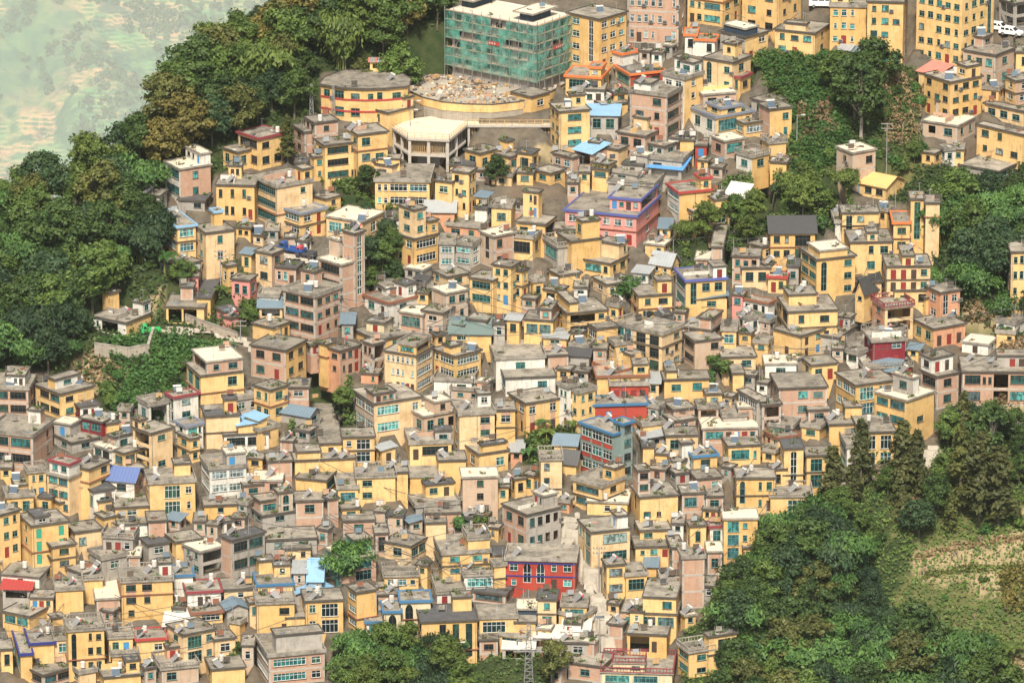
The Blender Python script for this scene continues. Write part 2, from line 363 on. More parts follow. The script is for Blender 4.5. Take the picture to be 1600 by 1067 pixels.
def volume(house, poly, z0, z1, base, faces, wallc, opts, rng, shown, storey=None):
    """One block of a house: poly is a counter-clockwise footprint in the house's own frame, z0..z1 from ground (or roof) to roof edge."""
    H = z1-z0; n = max(1, int(round(H/(storey or 2.75)))); sh = H/n
    mb = MB(); wins = []; NF = len(poly)
    cl = wallc; two = len(cl) > 1 and cl[0] in 'YBWGPORUCTNLK' and cl[1] in 'YBWGPORUCTNLK'
    fr = opts.get('fr') or rng.choice(['teal', 'teal', 'white', 'dark', 'teal', 'dark']); gl = opts.get('gl') or 'glass'
    for i in range(NF):
        p0, p1 = poly[i], poly[(i+1) % NF]; W = math.dist(p0, p1); holes = []
        c = cl[1] if (two and i in shown and shown.index(i) == len(shown)-1) else cl[0]
        if cl[0] == 'M': mat = (lambda z, zt=z1-sh: M['B'] if z > zt else M['Y'])
        else: mat = M[c]
        code = faces.get(i, '0')
        if code == '0' and i in shown and base and W > 4.5 and cl[0] not in 'R' and rng.random() < .55: code = rng.choice(['1', 'z1', '1z', '2'])
        d = Vector((p1[0]-p0[0], p1[1]-p0[1])).normalized(); ang = math.atan2(d.y, d.x)
        slots = parse_codes(code, W, rng)
        wt = [{'g': 3.2, 'c': 2.6, 'p': 2.6, 'o': 3.0, 'f': 2.2, 'z': 1.0}.get(s, 1.0) for s in slots]; tot = sum(wt) or 1
        acc = .25; W2 = W-.5
        for s, w_ in zip(slots, wt):
            sw = W2*w_/tot; cx = acc+sw/2; acc += sw
            if s == 'z' or sw < .7: continue
            if s in 'saA':
                ww = min(1.15 if s != 'A' else 1.5, sw*.6); lo = z0+min(sh*.5, 1.6); hi = z1-.45
                if hi-lo < 1: continue
                holes.append((cx-ww/2, cx+ww/2, lo, hi, s)); wins.append((s, cx, lo, ww, hi-lo, p0, d, ang)); continue
            for k in range(n):
                zb = z0+k*sh
                if s == 'o':
                    holes.append((cx-sw*.44, cx+sw*.44, zb+.25 if k else zb+.08, zb+sh-.35)); continue
                if s == 'd' or (s == 'w' and k == 0 and base and n > 1 and rng.random() < .22):
                    if k == 0 or s == 'd':
                        ww = min(1.0, sw*.7); hh = min(2.05, sh*.76); holes.append((cx-ww/2, cx+ww/2, zb+.05, zb+.05+hh)); wins.append(('d', cx, zb+.05, ww, hh, p0, d, ang)); continue
                if s == 'w' and rng.random() < .07: continue
                ww = {'w': min(1.75, sw*.62), 'g': sw*.88, 'c': sw*.85, 'p': sw*.85, 'f': sw*.7, 'x': min(1.5, sw*.6)}.get(s, 1.2)
                if s == 'w' and rng.random() < .2: ww *= .62
                if ww < .5: continue
                hh = sh*(.50 if s != 'g' else .54)*(1 if s != 'w' else rng.choice([1, 1, .95, .85])); lo = zb+sh*.30
                if s == 'f': lo = zb+.1; hh = sh*.8
                holes.append((cx-ww/2, cx+ww/2, lo, lo+hh)); wins.append((s, cx, lo, ww, hh, p0, d, ang))
        # snap every glazed hole to its mesh size
        facade(mb, p0, p1, z0-(3.6 if base else .0), z1, holes, mat)
    wo = mb.build('wall', house)
    for s, cx, lo, ww, hh, p0, d, ang in wins:
        loc = (p0[0]+d.x*cx, p0[1]+d.y*cx, lo)
        if s == 'd':
            dm = opts.get('door') or rng.choice(['door', 'ddoor', 'ddoor', 'door', 'ddoor', 'door', 'ddoor', 'bdoor']); put('door', door_mesh(ww, hh, dm), house, loc, ang); continue
        if s == 'x': continue
        g = {'c': 'cyan', 'p': 'pale'}.get(s, gl)
        if s in 'wg' and gl == 'glass': g = rng.choice(['glass']*9+['cyan', 'pale'])
        kind = 's' if s in 'saA' else ('g' if s in 'gcp' else 'w')
        me, w, h = window_mesh(kind, ww, hh, fr)
        o = put('window', me, house, loc, ang); o.scale = (ww/w, 1, hh/h)
        put('pane', pane_mesh(w, h, g), o)
    if base and n > 1 and rng.random() < .6:
        i = rng.choice(shown); p0, p1 = poly[i], poly[(i+1) % NF]; W = math.dist(p0, p1); d = Vector((p1[0]-p0[0], p1[1]-p0[1])).normalized(); s = rng.choice([.25, W-.25, W*.5]); q = (p0[0]+d.x*s+d.y*.1, p0[1]+d.y*s-d.x*.1)
        pb = MB(); pb.tube([(q[0], q[1], z0-1), (q[0], q[1], z1-.05)], .06, M['edgew'], 6); pb.build('drainpipe', house)
    if base and n > 1:
        for s, cx, lo, ww, hh, p0, d, ang in wins:
            if s in 'wx' and rng.random() < .13: put('air_conditioner', AC, house, (p0[0]+d.x*(cx+ww*.5+.55), p0[1]+d.y*(cx+ww*.5+.55), lo-.1), ang)
    # concrete frame on bare brick, brown ledges on some rendered walls
    if cl[0] in 'BK' and not opts.get('nf'):
        fb = MB()
        for i in shown:
            p0, p1 = poly[i], poly[(i+1) % NF]; W = math.dist(p0, p1); d = Vector((p1[0]-p0[0], p1[1]-p0[1])).normalized(); o_ = Vector((d.y, -d.x))*.02
            c2 = cl[1] if two and i == shown[-1] else cl[0]
            if c2 not in 'BK': continue
            def slab(s0, s1, za, zb):
                a = (p0[0]+d.x*s0, p0[1]+d.y*s0); b = (p0[0]+d.x*s1, p0[1]+d.y*s1); a2 = (a[0]+o_.x, a[1]+o_.y); b2 = (b[0]+o_.x, b[1]+o_.y)
                fb.face([(*a2, za), (*b2, za), (*b2, zb), (*a2, zb)], M['frame_c']); fb.face([(*a2, zb), (*b2, zb), (*b, zb), (*a, zb)], M['frame_c']); fb.face([(*a, za), (*b, za), (*b2, za), (*a2, za)], M['frame_c'])
            for k in range(n): slab(0, W, z0+k*sh-.16, z0+k*sh+.16)
            slab(0, .3, z0+.16, z1-.02); slab(W-.3, W, z0+.16, z1-.02)
        fb.build('concrete_frame', house)
    elif base and n > 1 and rng.random() < opts.get('ledge', .42) and cl[0] in 'YCPM':
        fb = MB(); k = rng.randrange(1, n); m = M['brown'] if rng.random() < .5 else M['edge']
        po = offset(poly, .28); pi = offset(poly, .002); fb.ring(po, pi, z0+k*sh-.05, z0+k*sh+.07, m)
        fb2 = MB()
        for a, b, c, e in [(po[j], po[(j+1) % NF], pi[(j+1) % NF], pi[j]) for j in range(NF)]: fb.face([(*e, z0+k*sh-.05), (*c, z0+k*sh-.05), (*b, z0+k*sh-.05), (*a, z0+k*sh-.05)], m)
        fb.build('ledge', house)
    return n
def roof_for(house, poly, z1, style, opts, rng, base):
    """Flat slab with a weathered edge, and a rim, parapet or balustrade by style."""
    ov = opts.get('ov', .30 if base else .24); th = .18
    top = M['roofw'] if style == 'w' else M['roofk'] if style == 'k' else M['roof']
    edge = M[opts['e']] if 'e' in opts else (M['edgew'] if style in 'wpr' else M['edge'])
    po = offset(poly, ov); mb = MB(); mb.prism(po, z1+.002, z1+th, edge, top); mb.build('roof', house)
    zt = z1+th
    if 'e' in opts:
        eb = MB(); eb.ring(offset(po, .06), offset(po, -.25), z1-.08, z1+.36, edge); eb.build('eave_band', house)
    elif style == 'p':
        eb = MB(); eb.ring(offset(po, -.01), offset(po, -.2), zt, zt+opts.get('ph', .55), edge); eb.build('parapet', house)
    elif style == 'r':
        pb = MB(); m = M[opts.get('rail', 'edgew')]; pi = offset(po, -.12); z = zt; n = len(pi)
        for i in range(n):
            a = Vector(pi[i]); b = Vector(pi[(i+1) % n]); L = (b-a).length; k = max(1, int(L/.55))
            for j in range(k):
                p = a.lerp(b, j/k); w = .16 if j % 5 == 0 else .085; pb.box(p.x-w/2, p.x+w/2, p.y-w/2, p.y+w/2, z, z+.8, m)
            u = (b-a).normalized(); v = Vector((-u.y, u.x))*.11
            for zz, t in ((z+.8, .12), (z+.001, .1)):
                q = [a+v, a-v, b-v, b+v]; pb.prism([(x.x, x.y) for x in (a-v, b-v, b+v, a+v)], zz, zz+t, m)
        pb.build('balustrade', house)
    else:
        eb = MB(); eb.ring(offset(po, -.012), offset(po, -.17), zt, zt+(.16 if style != 'l' else .06), M['edge'] if style != 'w' else edge); eb.build('roof_rim', house)
    return zt
def roof_hut(B, rng):
    """A small stair hut at the back of a flat roof."""
    w = rng.uniform(2.2, min(4.2, B.a*.5)); dp = rng.uniform(2.0, min(3.4, B.b*.5)); x1 = rng.choice([0, 0, -(B.a-w), -(B.a-w)*rng.random()]); y0 = B.b-dp-rng.choice([0, 0, .4]); h = rng.uniform(1.9, 2.5); z = B.z_local
    poly = [(x1-w, y0), (x1, y0), (x1, y0+dp), (x1-w, y0+dp)]; wc = B.wall[0] if rng.random() < .7 and B.wall[0] != 'M' else rng.choice('WYBG')
    volume(B.house, poly, z, z+h, False, {0: rng.choice(['d', 'd1', '1', '0']), 1: rng.choice(['0', '1', 'd'])}, wc, {}, rng, [0, 1]); zt = roof_for(B.house, poly, z+h, rng.choice('fflkw'), {}, rng, False)
    wp = [B.mw @ Vector((p[0], p[1], zt)) for p in poly]; SURF.append(([(p.x, p.y) for p in wp], wp[0].z, B.house, B))
def roof_walls(B, rng):
    """Low brick or rendered walls dividing a roof terrace."""
    mb = MB(); z = B.z_local; m = M[rng.choice(['Y', 'edgew', 'B', 'W', 'edgew'])]; t = .15; x0, x1, y0, y1 = -B.a+.3, -.3, .3, B.b-.3; xm = x0+(x1-x0)*rng.uniform(.3, .7); h = rng.uniform(.5, 1.0)
    if rng.random() < .5: mb.box(xm-t/2, xm+t/2, y0, y1, z, z+h, m)
    else: mb.box(x0, xm, (y0+y1)/2-t/2, (y0+y1)/2+t/2, z, z+h, m); mb.box(xm+.002, xm+t, y0, (y0+y1)/2, z, z+h, m)
    mb.build('terrace_wall', B.house)
def gable(house, a, b, z1, axis, mat, rise, ov=.45, wallm=None):
    """Two sloping sheets with ribs over the box [-a,0] x [0,b]."""
    x0, x1, y0, y1 = -a-ov, ov, -ov, b+ov
    def quad(mb, pts, th=.07):
        n = Vector(pts[1])-Vector(pts[0]); n = n.cross(Vector(pts[2])-Vector(pts[0])).normalized()*th
        lo = [Vector(p)-n for p in pts]; mb.face(pts, mat); mb.face([tuple(p) for p in reversed(lo)], mat)
        for i in range(4): j = (i+1) % 4; mb.face([pts[i], tuple(lo[i]), tuple(lo[j]), pts[j]], mat)
    sheets = []
    if axis == 'u': ym = b/2; sheets = [[(x0, y0, z1), (x1, y0, z1), (x1, ym, z1+rise), (x0, ym, z1+rise)], [(x1, y1, z1), (x0, y1, z1), (x0, ym, z1+rise), (x1, ym, z1+rise)]]
    elif axis == 'v': xm = -a/2; sheets = [[(x0, y1, z1), (x0, y0, z1), (xm, y0, z1+rise), (xm, y1, z1+rise)], [(x1, y0, z1), (x1, y1, z1), (xm, y1, z1+rise), (xm, y0, z1+rise)]]
    else: sheets = [[(x0, y0, z1), (x1, y0, z1), (x1, y1, z1+rise), (x0, y1, z1+rise)]]
    mb = MB()
    for q in sheets:
        quad(mb, q); A, B, C, D = map(Vector, q); n = (B-A).cross(D-A).normalized(); k = max(2, int((B-A).length/.6))
        for j in range(k+1):
            t = j/k; p = A.lerp(B, t)+n*.03; r = D.lerp(C, t)+n*.03; mb.bar(p, r, .07, mat)
    mb.build('roof', house)
    if axis in 'uv':
        gb = MB(); wm = wallm
        if axis == 'u':
            for x in (-a, 0.0): gb.face([(x, 0, z1), (x, b, z1), (x, b/2, z1+rise*.93)], wm)
        else:
            for y in (0.0, b): gb.face([(-a, y, z1), (0, y, z1), (-a/2, y, z1+rise*.93)], wm)
        gb.build('gable_wall', house)
COLN = dict(Y='yellow', B='brick', K='pale brick', W='white', G='grey cement', P='pink', O='peach', R='red', U='maroon', C='cream', T='teal', M='brick-topped yellow', N='slate-blue', L='grey-green')
def parse_line(line):
    lab = short = None
    if '#' in line:
        line, lab = line.split('#', 1)
        if '@' in lab: lab, short = [s.strip() for s in lab.split('@')]
        lab = lab.strip()
    t = line.split(); pre = ''
    if t[0] in '+-': pre = t.pop(0)
    nums = list(map(float, t[:5])); w = t[5]; fl = t[6] if len(t) > 6 else '-'; fr = t[7] if len(t) > 7 else '-'
    o = {}
    for s in t[8:]:
        if '=' in s:
            k, v = s.split('='); 
            try: v = float(v)
            except ValueError: pass
            o[k] = v
        else: o['st'] = s
    return pre, nums, w, fl, fr, o, lab, short
class Block: pass
def build_tile(ox, oy, text):
    main = None
    for line in text.strip().splitlines():
        line = line.strip()
        if not line: continue
        pre, nums, wallc, fl, fr, o, lab, short = parse_line(line)
        xl, xc, xr, yt, h = nums; xl, xc, xr = [ox+v/4 for v in (xl, xc, xr)]; yt = oy+yt/4; yb = yt+h/4
        L, Rr = max(0, xc-xl), max(0, xr-xc)
        if pre != '+':
            C = hit(xc, yb)
            az = azim(C)
            if pre == '-' and main: th = main.th
            elif 't' in o: th = R(o['t'])
            elif L < 4: th = R(86)
            elif Rr < 4: th = R(3)
            else: th = min(R(84), max(R(4), math.atan(Rr/L*1/o.get('k', 1))))
        else:
            if main is None: continue
            zr = main.ztop; C = hit_z(xc, yb, zr); th = main.th; az = azim(main.C)
        s = ppm(C)
        a = L/(s*math.cos(th)) if L >= 4 else 0; b = Rr/(s*math.sin(th)) if Rr >= 4 else 0
        dd = o.get('d', 0)
        if pre == '+':
            lc = main.inv @ C; lc.x = min(0, max(-main.a+2.0, lc.x)); lc.y = max(0, min(main.b-2.0, lc.y)); 
            if not b: b = dd or 3.5
            if not a: a = dd or 3.5
            a = min(max(a, 1.6), max(1.6, main.a+lc.x)); b = min(max(b, 1.6), max(1.6, main.b-lc.y))
            top = hit_y(xc, yt, (main.mw @ lc).y); z1 = main.z_local+max(1.4, top.z-zr); z0 = main.z_local
            # the block sits in the main frame, its near corner at lc
            x1, y0 = lc.x, lc.y; poly = [(x1-a, y0), (x1, y0), (x1, y0+b), (x1-a, y0+b)]
            house = main.house; base = False; frame = main
        else:
            if not b: b = dd or min(9, max(5, a*.8))
            if not a: a = dd or min(9, max(5, b*.8))
            a = min(max(a, 2.0), 60); b = min(max(b, 2.0), 30 if 'k' in o else 14)
            top = hit_y(xc, yt, C.y); hz = max(1.8, top.z-C.z)
            rz = -(th+az)
            if pre == '-' and main:
                house = main.house; lc = main.inv @ C; x1, y0 = lc.x, lc.y; z0 = lc.z; z1 = z0+hz; poly = [(x1-a, y0), (x1, y0), (x1, y0+b), (x1-a, y0+b)]
                frame = main
            else:
                house = empty('house', C, rz); z0 = 0; z1 = hz; poly = [(-a, 0), (0, 0), (0, b), (-a, b)]; frame = None
            base = True
        B = Block(); B.house = house; B.a, B.b, B.th, B.C, B.s = a, b, th, (C if pre == '' else main.C), s
        if frame is None:
            B.mw = Matrix.Translation(C) @ Matrix.Rotation(rz, 4, 'Z'); B.inv = B.mw.inverted()
        else: B.mw, B.inv = main.mw, main.inv
        rng = random.Random(int(xl*7+yt*13+xr*3))
        st = o.get('st') or (rng.choice('fffpplrfk') if base else rng.choice('ffflk'))
        if 'gu' in o or 'gv' in o or 'sh' in o: st = 'none'
        stt = 2.75
        faces = {0: fl, 1: fr, 3: '1' if base and h > 60 else '0'}
        n = volume(house, poly, z0, z1, base, faces, wallc, o, rng, [0, 1], stt)
        x1, y0 = poly[1][0], poly[0][1]
        if st == 'none':
            ax, key = ('u', 'gu') if 'gu' in o else ('v', 'gv') if 'gv' in o else ('s', 'sh')
            sub = house
            sub = empty('roof_frame', (x1, y0, 0)); sub.parent = house
            gable(sub, a, b, z1, ax, M[o[key]], o.get('rise', (min(a, b)*.28 if ax != 's' else .5)), o.get('ov', .45), M[wallc[0]] if wallc[0] != 'M' else M['Y'])
            for c in list(sub.children): c.parent = house; c.location = (x1, y0, 0)
            bpy.data.objects.remove(sub); zt = z1
        else: zt = roof_for(house, poly, z1, st, o, rng, base)
        wp = [B.mw @ Vector((p[0], p[1], zt)) for p in poly]
        if base: PADS.append(([(p.x, p.y) for p in wp], (B.mw @ Vector((0, 0, z0))).z))
        if st != 'none': SURF.append(([(p.x, p.y) for p in wp], wp[0].z, house, B))
        B.ztop = wp[0].z; B.z_local = zt; B.px = ((xl+xr)/2, yt+h/8); B.n = n; B.wall = wallc; B.o = o; B.st = st; B.lab = lab; B.short = short; B.bbox = (xl, yt, xr, yb)
        B.codes = fl+fr
        if pre == '':
            main = B; B.subs = []; HOUSES.append(B)
        else: main.subs.append((pre, B)); 
        if pre != '': B.parent = main
# ------------------------------------------------------------------ hillside, valley, far terraces, air
nprng = np.random.default_rng(7)
def vnoise(x, y, seed=0):
    """Smooth value noise on arrays."""
    xi = np.floor(x).astype(int); yi = np.floor(y).astype(int); fx = x-xi; fy = y-yi
    fx = fx*fx*(3-2*fx); fy = fy*fy*(3-2*fy)
    def h(a, b): 
        v = np.sin(a*127.1+b*311.7+seed*74.7)*43758.5453; return v-np.floor(v)
    return (h(xi, yi)*(1-fx)+h(xi+1, yi)*fx)*(1-fy)+(h(xi, yi+1)*(1-fx)+h(xi+1, yi+1)*fx)*fy
def fbm(x, y, o=4, seed=0):
    s = 0; a = .5
    for k in range(o): s = s+a*(vnoise(x*2**k, y*2**k, seed+k)-.5); a *= .5
    return s
def inpoly(px, py, poly):
    r = np.zeros(px.shape, bool); n = len(poly)
    for i in range(n):
        x0, y0 = poly[i]; x1, y1 = poly[(i+1) % n]
        if y0 == y1: continue
        c = ((y0 > py) != (y1 > py)) & (px < (x1-x0)*(py-y0)/(y1-y0)+x0); r ^= c
    return r
def np_proj(X, Y, Z):
    vx, vy, vz = X-CAM.x, Y-CAM.y, Z-CAM.z; w = vy*FW.y+vz*FW.z; u = vy*UP.y+vz*UP.z
    return 800+vx/w/TH*800, 533.5-u/w/TH*800
CREST = [(-900, 560), (-300, 395), (-60, 362), (40, 340), (120, 312), (200, 268), (270, 205), (330, 132), (390, 60), (450, -30), (520, -160), (640, -420)]
cr = [hit(*p) for p in CREST]; cr_x = np.array([p.x for p in cr]); cr_y = np.array([p.y for p in cr])
GREEN = [  # wooded or planted ground, in the photograph's pixels
 [(-400, 80), (420, -300), (700, -300), (705, 120), (640, 130), (500, 110), (490, 200), (440, 215), (350, 270), (225, 290), (245, 400), (260, 430), (370, 400), (405, 480), (385, 520), (300, 560), (290, 620), (230, 630), (160, 640), (60, 575), (-400, 620)],
 [(1178, 95), (1300, 90), (1440, 110), (1440, 250), (1320, 300), (1230, 300), (1240, 200)], [(1140, 270), (1330, 270), (1330, 340), (1200, 400), (1060, 430), (1040, 380)],
 [(1320, 280), (1640, 230), (1640, 520), (1500, 520), (1440, 400), (1430, 330)], [(1100, 960), (1200, 830), (1290, 760), (1460, 740), (1480, 620), (1700, 640), (1700, 1300), (1060, 1300), (1060, 1000)],
 [(520, 1000), (600, 960), (720, 1010), (860, 1010), (860, 1300), (520, 1300)], [(570, 370), (620, 370), (620, 440), (570, 440)], [(460, 590), (550, 590), (560, 660), (450, 680)], [(820, 660), (900, 650), (900, 720), (820, 720)],
 [(500, 280), (620, 260), (630, 330), (500, 330)], [(1290, 470), (1370, 470), (1370, 540), (1290, 540)], [(1170, 90), (1290, 60), (1290, 110), (1170, 110)]]
SOIL = [[(205, 465), (255, 460), (262, 490), (210, 490)], [(120, 545), (250, 560), (180, 600), (120, 600)], [(1420, 830), (1600, 800), (1700, 900), (1600, 960), (1430, 920)], [(1480, 1040), (1700, 1020), (1700, 1100), (1480, 1100)], [(1560, 540), (1700, 520), (1700, 600), (1560, 640)],
        [(1505, 478), (1575, 474), (1578, 505), (1505, 505)], [(860, 205), (880, 205), (870, 245), (830, 240)]]
GRASS = [[(1185, 115), (1300, 105), (1325, 240), (1245, 290)], [(1330, 235), (1445, 245), (1425, 300), (1330, 290)], [(1400, 795), (1600, 780), (1600, 835), (1400, 850)], [(1400, 900), (1480, 930), (1600, 935), (1700, 1010), (1480, 1030), (1400, 970)], [(1540, 945), (1700, 930), (1700, 1010), (1560, 1000)], [(1430, 915), (1500, 920), (1490, 950), (1430, 945)], [(1505, 500), (1575, 500), (1575, 520), (1505, 520)], [(235, 470), (258, 470), (258, 500), (235, 495)], [(1380, 255), (1420, 255), (1420, 280), (1380, 280)]]
# ------------------------------------------------------------------ the houses, tile by tile of the photograph
# xl xc xr: outline left, near corner, outline right; y: roof edge at the near corner; h: wall in view; walls; window codes of the two faces; options
# '+' a block standing on that house's roof, '-' a wing of that house
T = {}
T[(0,0)] = '''
1035 1130 1320 1062 200 WB g z1z w gl=cyan # white-fronted brick house with pale concrete canopy roofs at the forest edge @ canopy-roofed brick house
+ 1120 1312 1322 968 88 W 2d - w fr=dark
'''
T[(400,0)] = '''
-110 20 182 872 192 Y g 2 e=maroon
- -205 -112 -100 958 112 Y 2 0 f
310 370 515 775 225 KB 2 1 f # bare brick house carrying two telecom masts and a round tank @ brick house with masts
- 235 305 318 832 150 B 1 0 f
565 640 825 848 292 Y z1 2 f fr=teal # yellow house of stepped flat roofs with square teal windows below the round-fronted hall @ stepped yellow house
- 375 432 642 916 225 Y 1 g1 f
- 340 365 432 988 140 Y 0 1 f
680 828 985 712 100 Y 1 1 f
735 850 925 1045 110 Y 1 0 f
1480 1585 1690 988 90 YB 1 c1 f
- 1305 1400 1412 965 112 Y 1 0 f
+ 1475 1555 1588 890 60 Y 0 0 k
1215 1362 1374 1040 70 Y 0 0 k
'''
T[(800,0)] = '''
-378 150 345 165 345 G 8 3x k=.5 w e=whitesheet fr=dark # unfinished five-storey block wrapped in green safety netting and scaffolding @ green-netted block
+ -336 -248 -124 8 46 N z1 0 w ov=1.0
+ 48 124 242 90 50 N z1 0 w ov=1.0
345 545 715 128 312 Y 1s 3 f # yellow block with a tall stair window and side balconies beside the netted block @ balconied yellow block
605 690 790 345 75 W z 0 e=orange
720 1040 1090 -20 300 BK 14z1 1 p fr=white gl=pale # tall pinkish brick tower with paired windows and white floor bands @ pink brick tower
1095 1315 1430 -60 230 Y 2c 2 f # tall yellow block behind the white houses with orange trim @ yellow block by the brick tower
1435 1665 1805 -40 265 Y 2 2 f
1080 1150 1158 225 105 W 1 0 f e=orange
1145 1266 1285 258 98 W z1 0 f e=orange
1300 1455 1600 238 150 GY 1 2 f
+ 1345 1480 1492 205 50 N 0 0 w
1195 1375 1490 398 195 Y az1 1 f # yellow house with an arched stair window and an open roof terrace @ arch-windowed yellow house
- 1285 1425 1490 490 100 Y g 1 p e=maroon
1125 1195 1400 598 98 KK 1 1a w
940 1075 1190 500 235 WY 2 1 p
+ 960 1045 1052 372 72 W 1 0 f
+ 1050 1130 1190 402 72 W 1 1 f
645 740 955 472 95 CR c 2 k e=orange
335 555 606 492 102 Y g 1 f e=orange # yellow house with orange tiled eaves and a small orange pyramid turret @ orange-turreted house
+ 530 602 612 430 66 Y 1 0 f e=orange
395 575 592 570 78 W d1d 0 f # small white house with a row of brown doors at the rubble edge @ small white house
735 965 1075 608 265 B 2 g1 p # three-storey bare brick house with white bands above the blue shed roof @ three-storey brick house
+ 740 845 895 530 70 W 0 0 f
0 120 236 612 92 Y 1 1 f
240 296 486 705 240 Y 2 zcz f gl=cyan # yellow house with a full-height teal glazed bay above the blue awnings @ glazed-bay house
480 662 672 722 118 G 2 0 sh=lblue rise=.8
655 830 932 858 98 B 2 1 f
390 500 602 962 90 B o 1 sh=lblue rise=1.2 # brick house under a broad pale blue sheet roof @ pale blue sheet roof
- 250 375 392 992 85 B 2 0 f
28 125 166 968 112 Y 1 1 k
575 665 722 942 68 Y 0 0 f
- 500 600 645 1036 75 Y 1 0 f
755 1060 1156 1012 88 G 1 1 p
- 850 1058 1066 1062 60 G o 0 sh=blue rise=1.1 d=5
830 950 1036 922 64 G 2 1 f
1115 1275 1500 738 125 WY 2 g2 f e=greytile # yellow house with grey-blue tiled fascias and a stepped upper storey @ grey-fascia house
+ 1275 1365 1490 682 66 Y 1 1 f e=greytile
1360 1450 1605 778 84 Y c g f
1495 1600 1705 650 90 GK 1 1 f
1245 1330 1452 888 105 B 1 g w
1145 1215 1226 915 66 R d 0 f
1400 1500 1605 988 95 WY 1 1 r
1050 1136 1142 882 58 Y 0 0 f
'''
T[(1200,0)] = '''
40 290 382 215 155 Y 3 1 f gl=cyan # low yellow house with three teal windows and red doors above the vine slope @ low yellow house
+ 95 225 242 160 50 Y 0 0 f
385 612 622 50 240 Y 3z 0 p gl=cyan # long pale-yellow block with wide teal windows under a concrete balcony rail @ long yellow block
- 615 838 916 22 398 Y 3 1 f gl=cyan
920 1205 1405 -70 492 Y 32 3s f # tallest yellow block with rows of paired windows at the upper road @ tallest yellow block
1215 1415 1536 352 205 K 3 1 f # two-storey raw brick house with three windows beside the road with white cars @ roadside brick house
+ 1280 1345 1436 242 54 B 0 1 f
1440 1540 1660 30 150 G o o f
970 1135 1330 520 232 Y 3 3 f # yellow house with a salmon sheet roof at its back and a small red porch @ salmon-roofed yellow house
965 1182 1292 792 95 K x1 0 w # small brick house with a pale flat roof standing on concrete posts @ brick house on posts
1300 1588 1620 848 180 Y 3 0 t=38 f
1350 1592 1625 702 90 Y 3 0 t=36 f
1480 1545 1650 512 145 YB 1 1 f
425 525 668 962 215 K 1 z1 w # raw brick hut with two pale roof slabs below the vine slope @ raw brick hut
-60 10 146 690 195 BY 0 z1 f
-40 5 112 902 75 Y 0 0 r
1535 1548 1655 332 112 Y 1 1 f
1195 1440 1580 1085 50 G 0 0 f
'''
T[(0,267)] = '''
870 1000 1046 162 150 G 2 1 f
1355 1592 1625 98 212 Y 3z2 0 f door=door # long yellow house with red shutters and a mid-height canopy @ red-shuttered house
1225 1290 1466 394 195 Y 1 z1z f # yellow house with a teal glazed gallery wing and pale blue roof parapets @ glazed-gallery house
- 980 1112 1226 356 180 Y g g p e=lblue gl=cyan fr=white
+ 1080 1310 1342 262 60 Y ddw 0 f e=lblue
1000 1116 1258 604 66 G 3 z f
1185 1240 1248 664 64 P d 0 f
1395 1425 1475 600 132 Y 1 1 f
1450 1562 1605 690 120 P 2 1 f
1040 1276 1312 858 100 Y oo1 0 l # single-storey yellow cottage with an open porch above the field road @ yellow porch cottage
- 1230 1316 1396 800 90 Y 0 1 k
1355 1400 1492 886 64 P 0 1 k
1385 1440 1494 940 44 P 0 0 k
585 790 946 955 84 WY 1oz 0 f # lone single-storey yellow and white farmhouse at the wood's edge by a green tractor @ lone farmhouse
640 690 746 770 76 Y 0 0 tt=1 f
'''
T[(400,267)] = '''
0 135 356 108 250 Y g z1 p # tall plain-sided yellow house with stacked glazed balconies and a parapet roof @ plain-sided yellow house
155 282 436 272 150 Y g 1d p e=greytile fr=white
355 440 530 182 60 Y 0 1 f
440 666 802 325 125 Y cg 1 w # yellow house with long teal windows and a bright flat roof strewn with buckets @ bright-roofed yellow house
395 535 682 592 280 B g z w fr=dark # stepped bare brick house with a tall slender stair tower @ brick stair-tower house
- 545 618 682 398 425 B 0 a f
+ 345 520 548 440 105 K 3 0 w
118 250 296 615 108 B 2d 0 k
0 100 176 526 190 YB 1 1 f
175 372 532 792 250 B gg 3 p fr=dark # large brick house with two wide windows and a rooftop parapet above the stairs @ wide-windowed brick house
20 165 172 866 46 Y o 0 gu=slate d=6
-20 105 212 986 90 Y 0 2d f
745 1085 1112 75 158 Y 2gg 0 p fr=white
- 745 845 850 0 60 Y 1 0 f
1225 1330 1374 18 252 Y 2 2 f # slim tall yellow house with square windows below the stilted deck @ slim yellow house
- 1120 1224 1232 76 190 Y 1 0 f
1060 1240 1250 260 60 O 0 0 gu=greysheet d=6
868 990 1140 432 175 Y 2 g f # yellow house with red-framed windows and a slim upper tower @ red-framed yellow house
+ 893 992 1062 252 165 Y 1 1 f
+ 1045 1115 1186 322 80 Y 1 1 f
1190 1402 1472 362 74 O 2 0 p
1145 1240 1250 462 145 G c 0 p gl=cyan fr=white
1240 1346 1402 472 135 GW c 1 p gl=cyan fr=white # grey house with bright cyan enclosed balconies over a shop awning @ cyan-balcony house
1400 1490 1612 416 195 KB s 0 w
735 812 976 742 68 W 1 2d f
680 832 1010 832 95 W wd 1 p e=brown # white L-shaped house with brown-edged parapets under a flat-roofed white hut @ white L-shaped house
1000 1062 1112 692 54 G o 0 gu=black
1100 1190 1326 772 180 K z 0 w # pinkish brick cube with a bright cream roof slab @ cream-roofed brick cube
1040 1168 1236 896 145 K 1 1 f
- 895 1040 1050 905 110 B g 0 w
1480 1592 1650 606 240 Y 2 1 f
- 1335 1480 1490 692 160 Y g 0 f
1110 1198 1332 668 64 Y 0 1 f
690 800 852 972 45 C d 0 f
615 765 992 1064 70 Y 1 1 f
1215 1470 1480 1040 40 Y 0 0 gu=dgreen d=8
1320 1440 1482 942 84 GY 1 0 f
'''
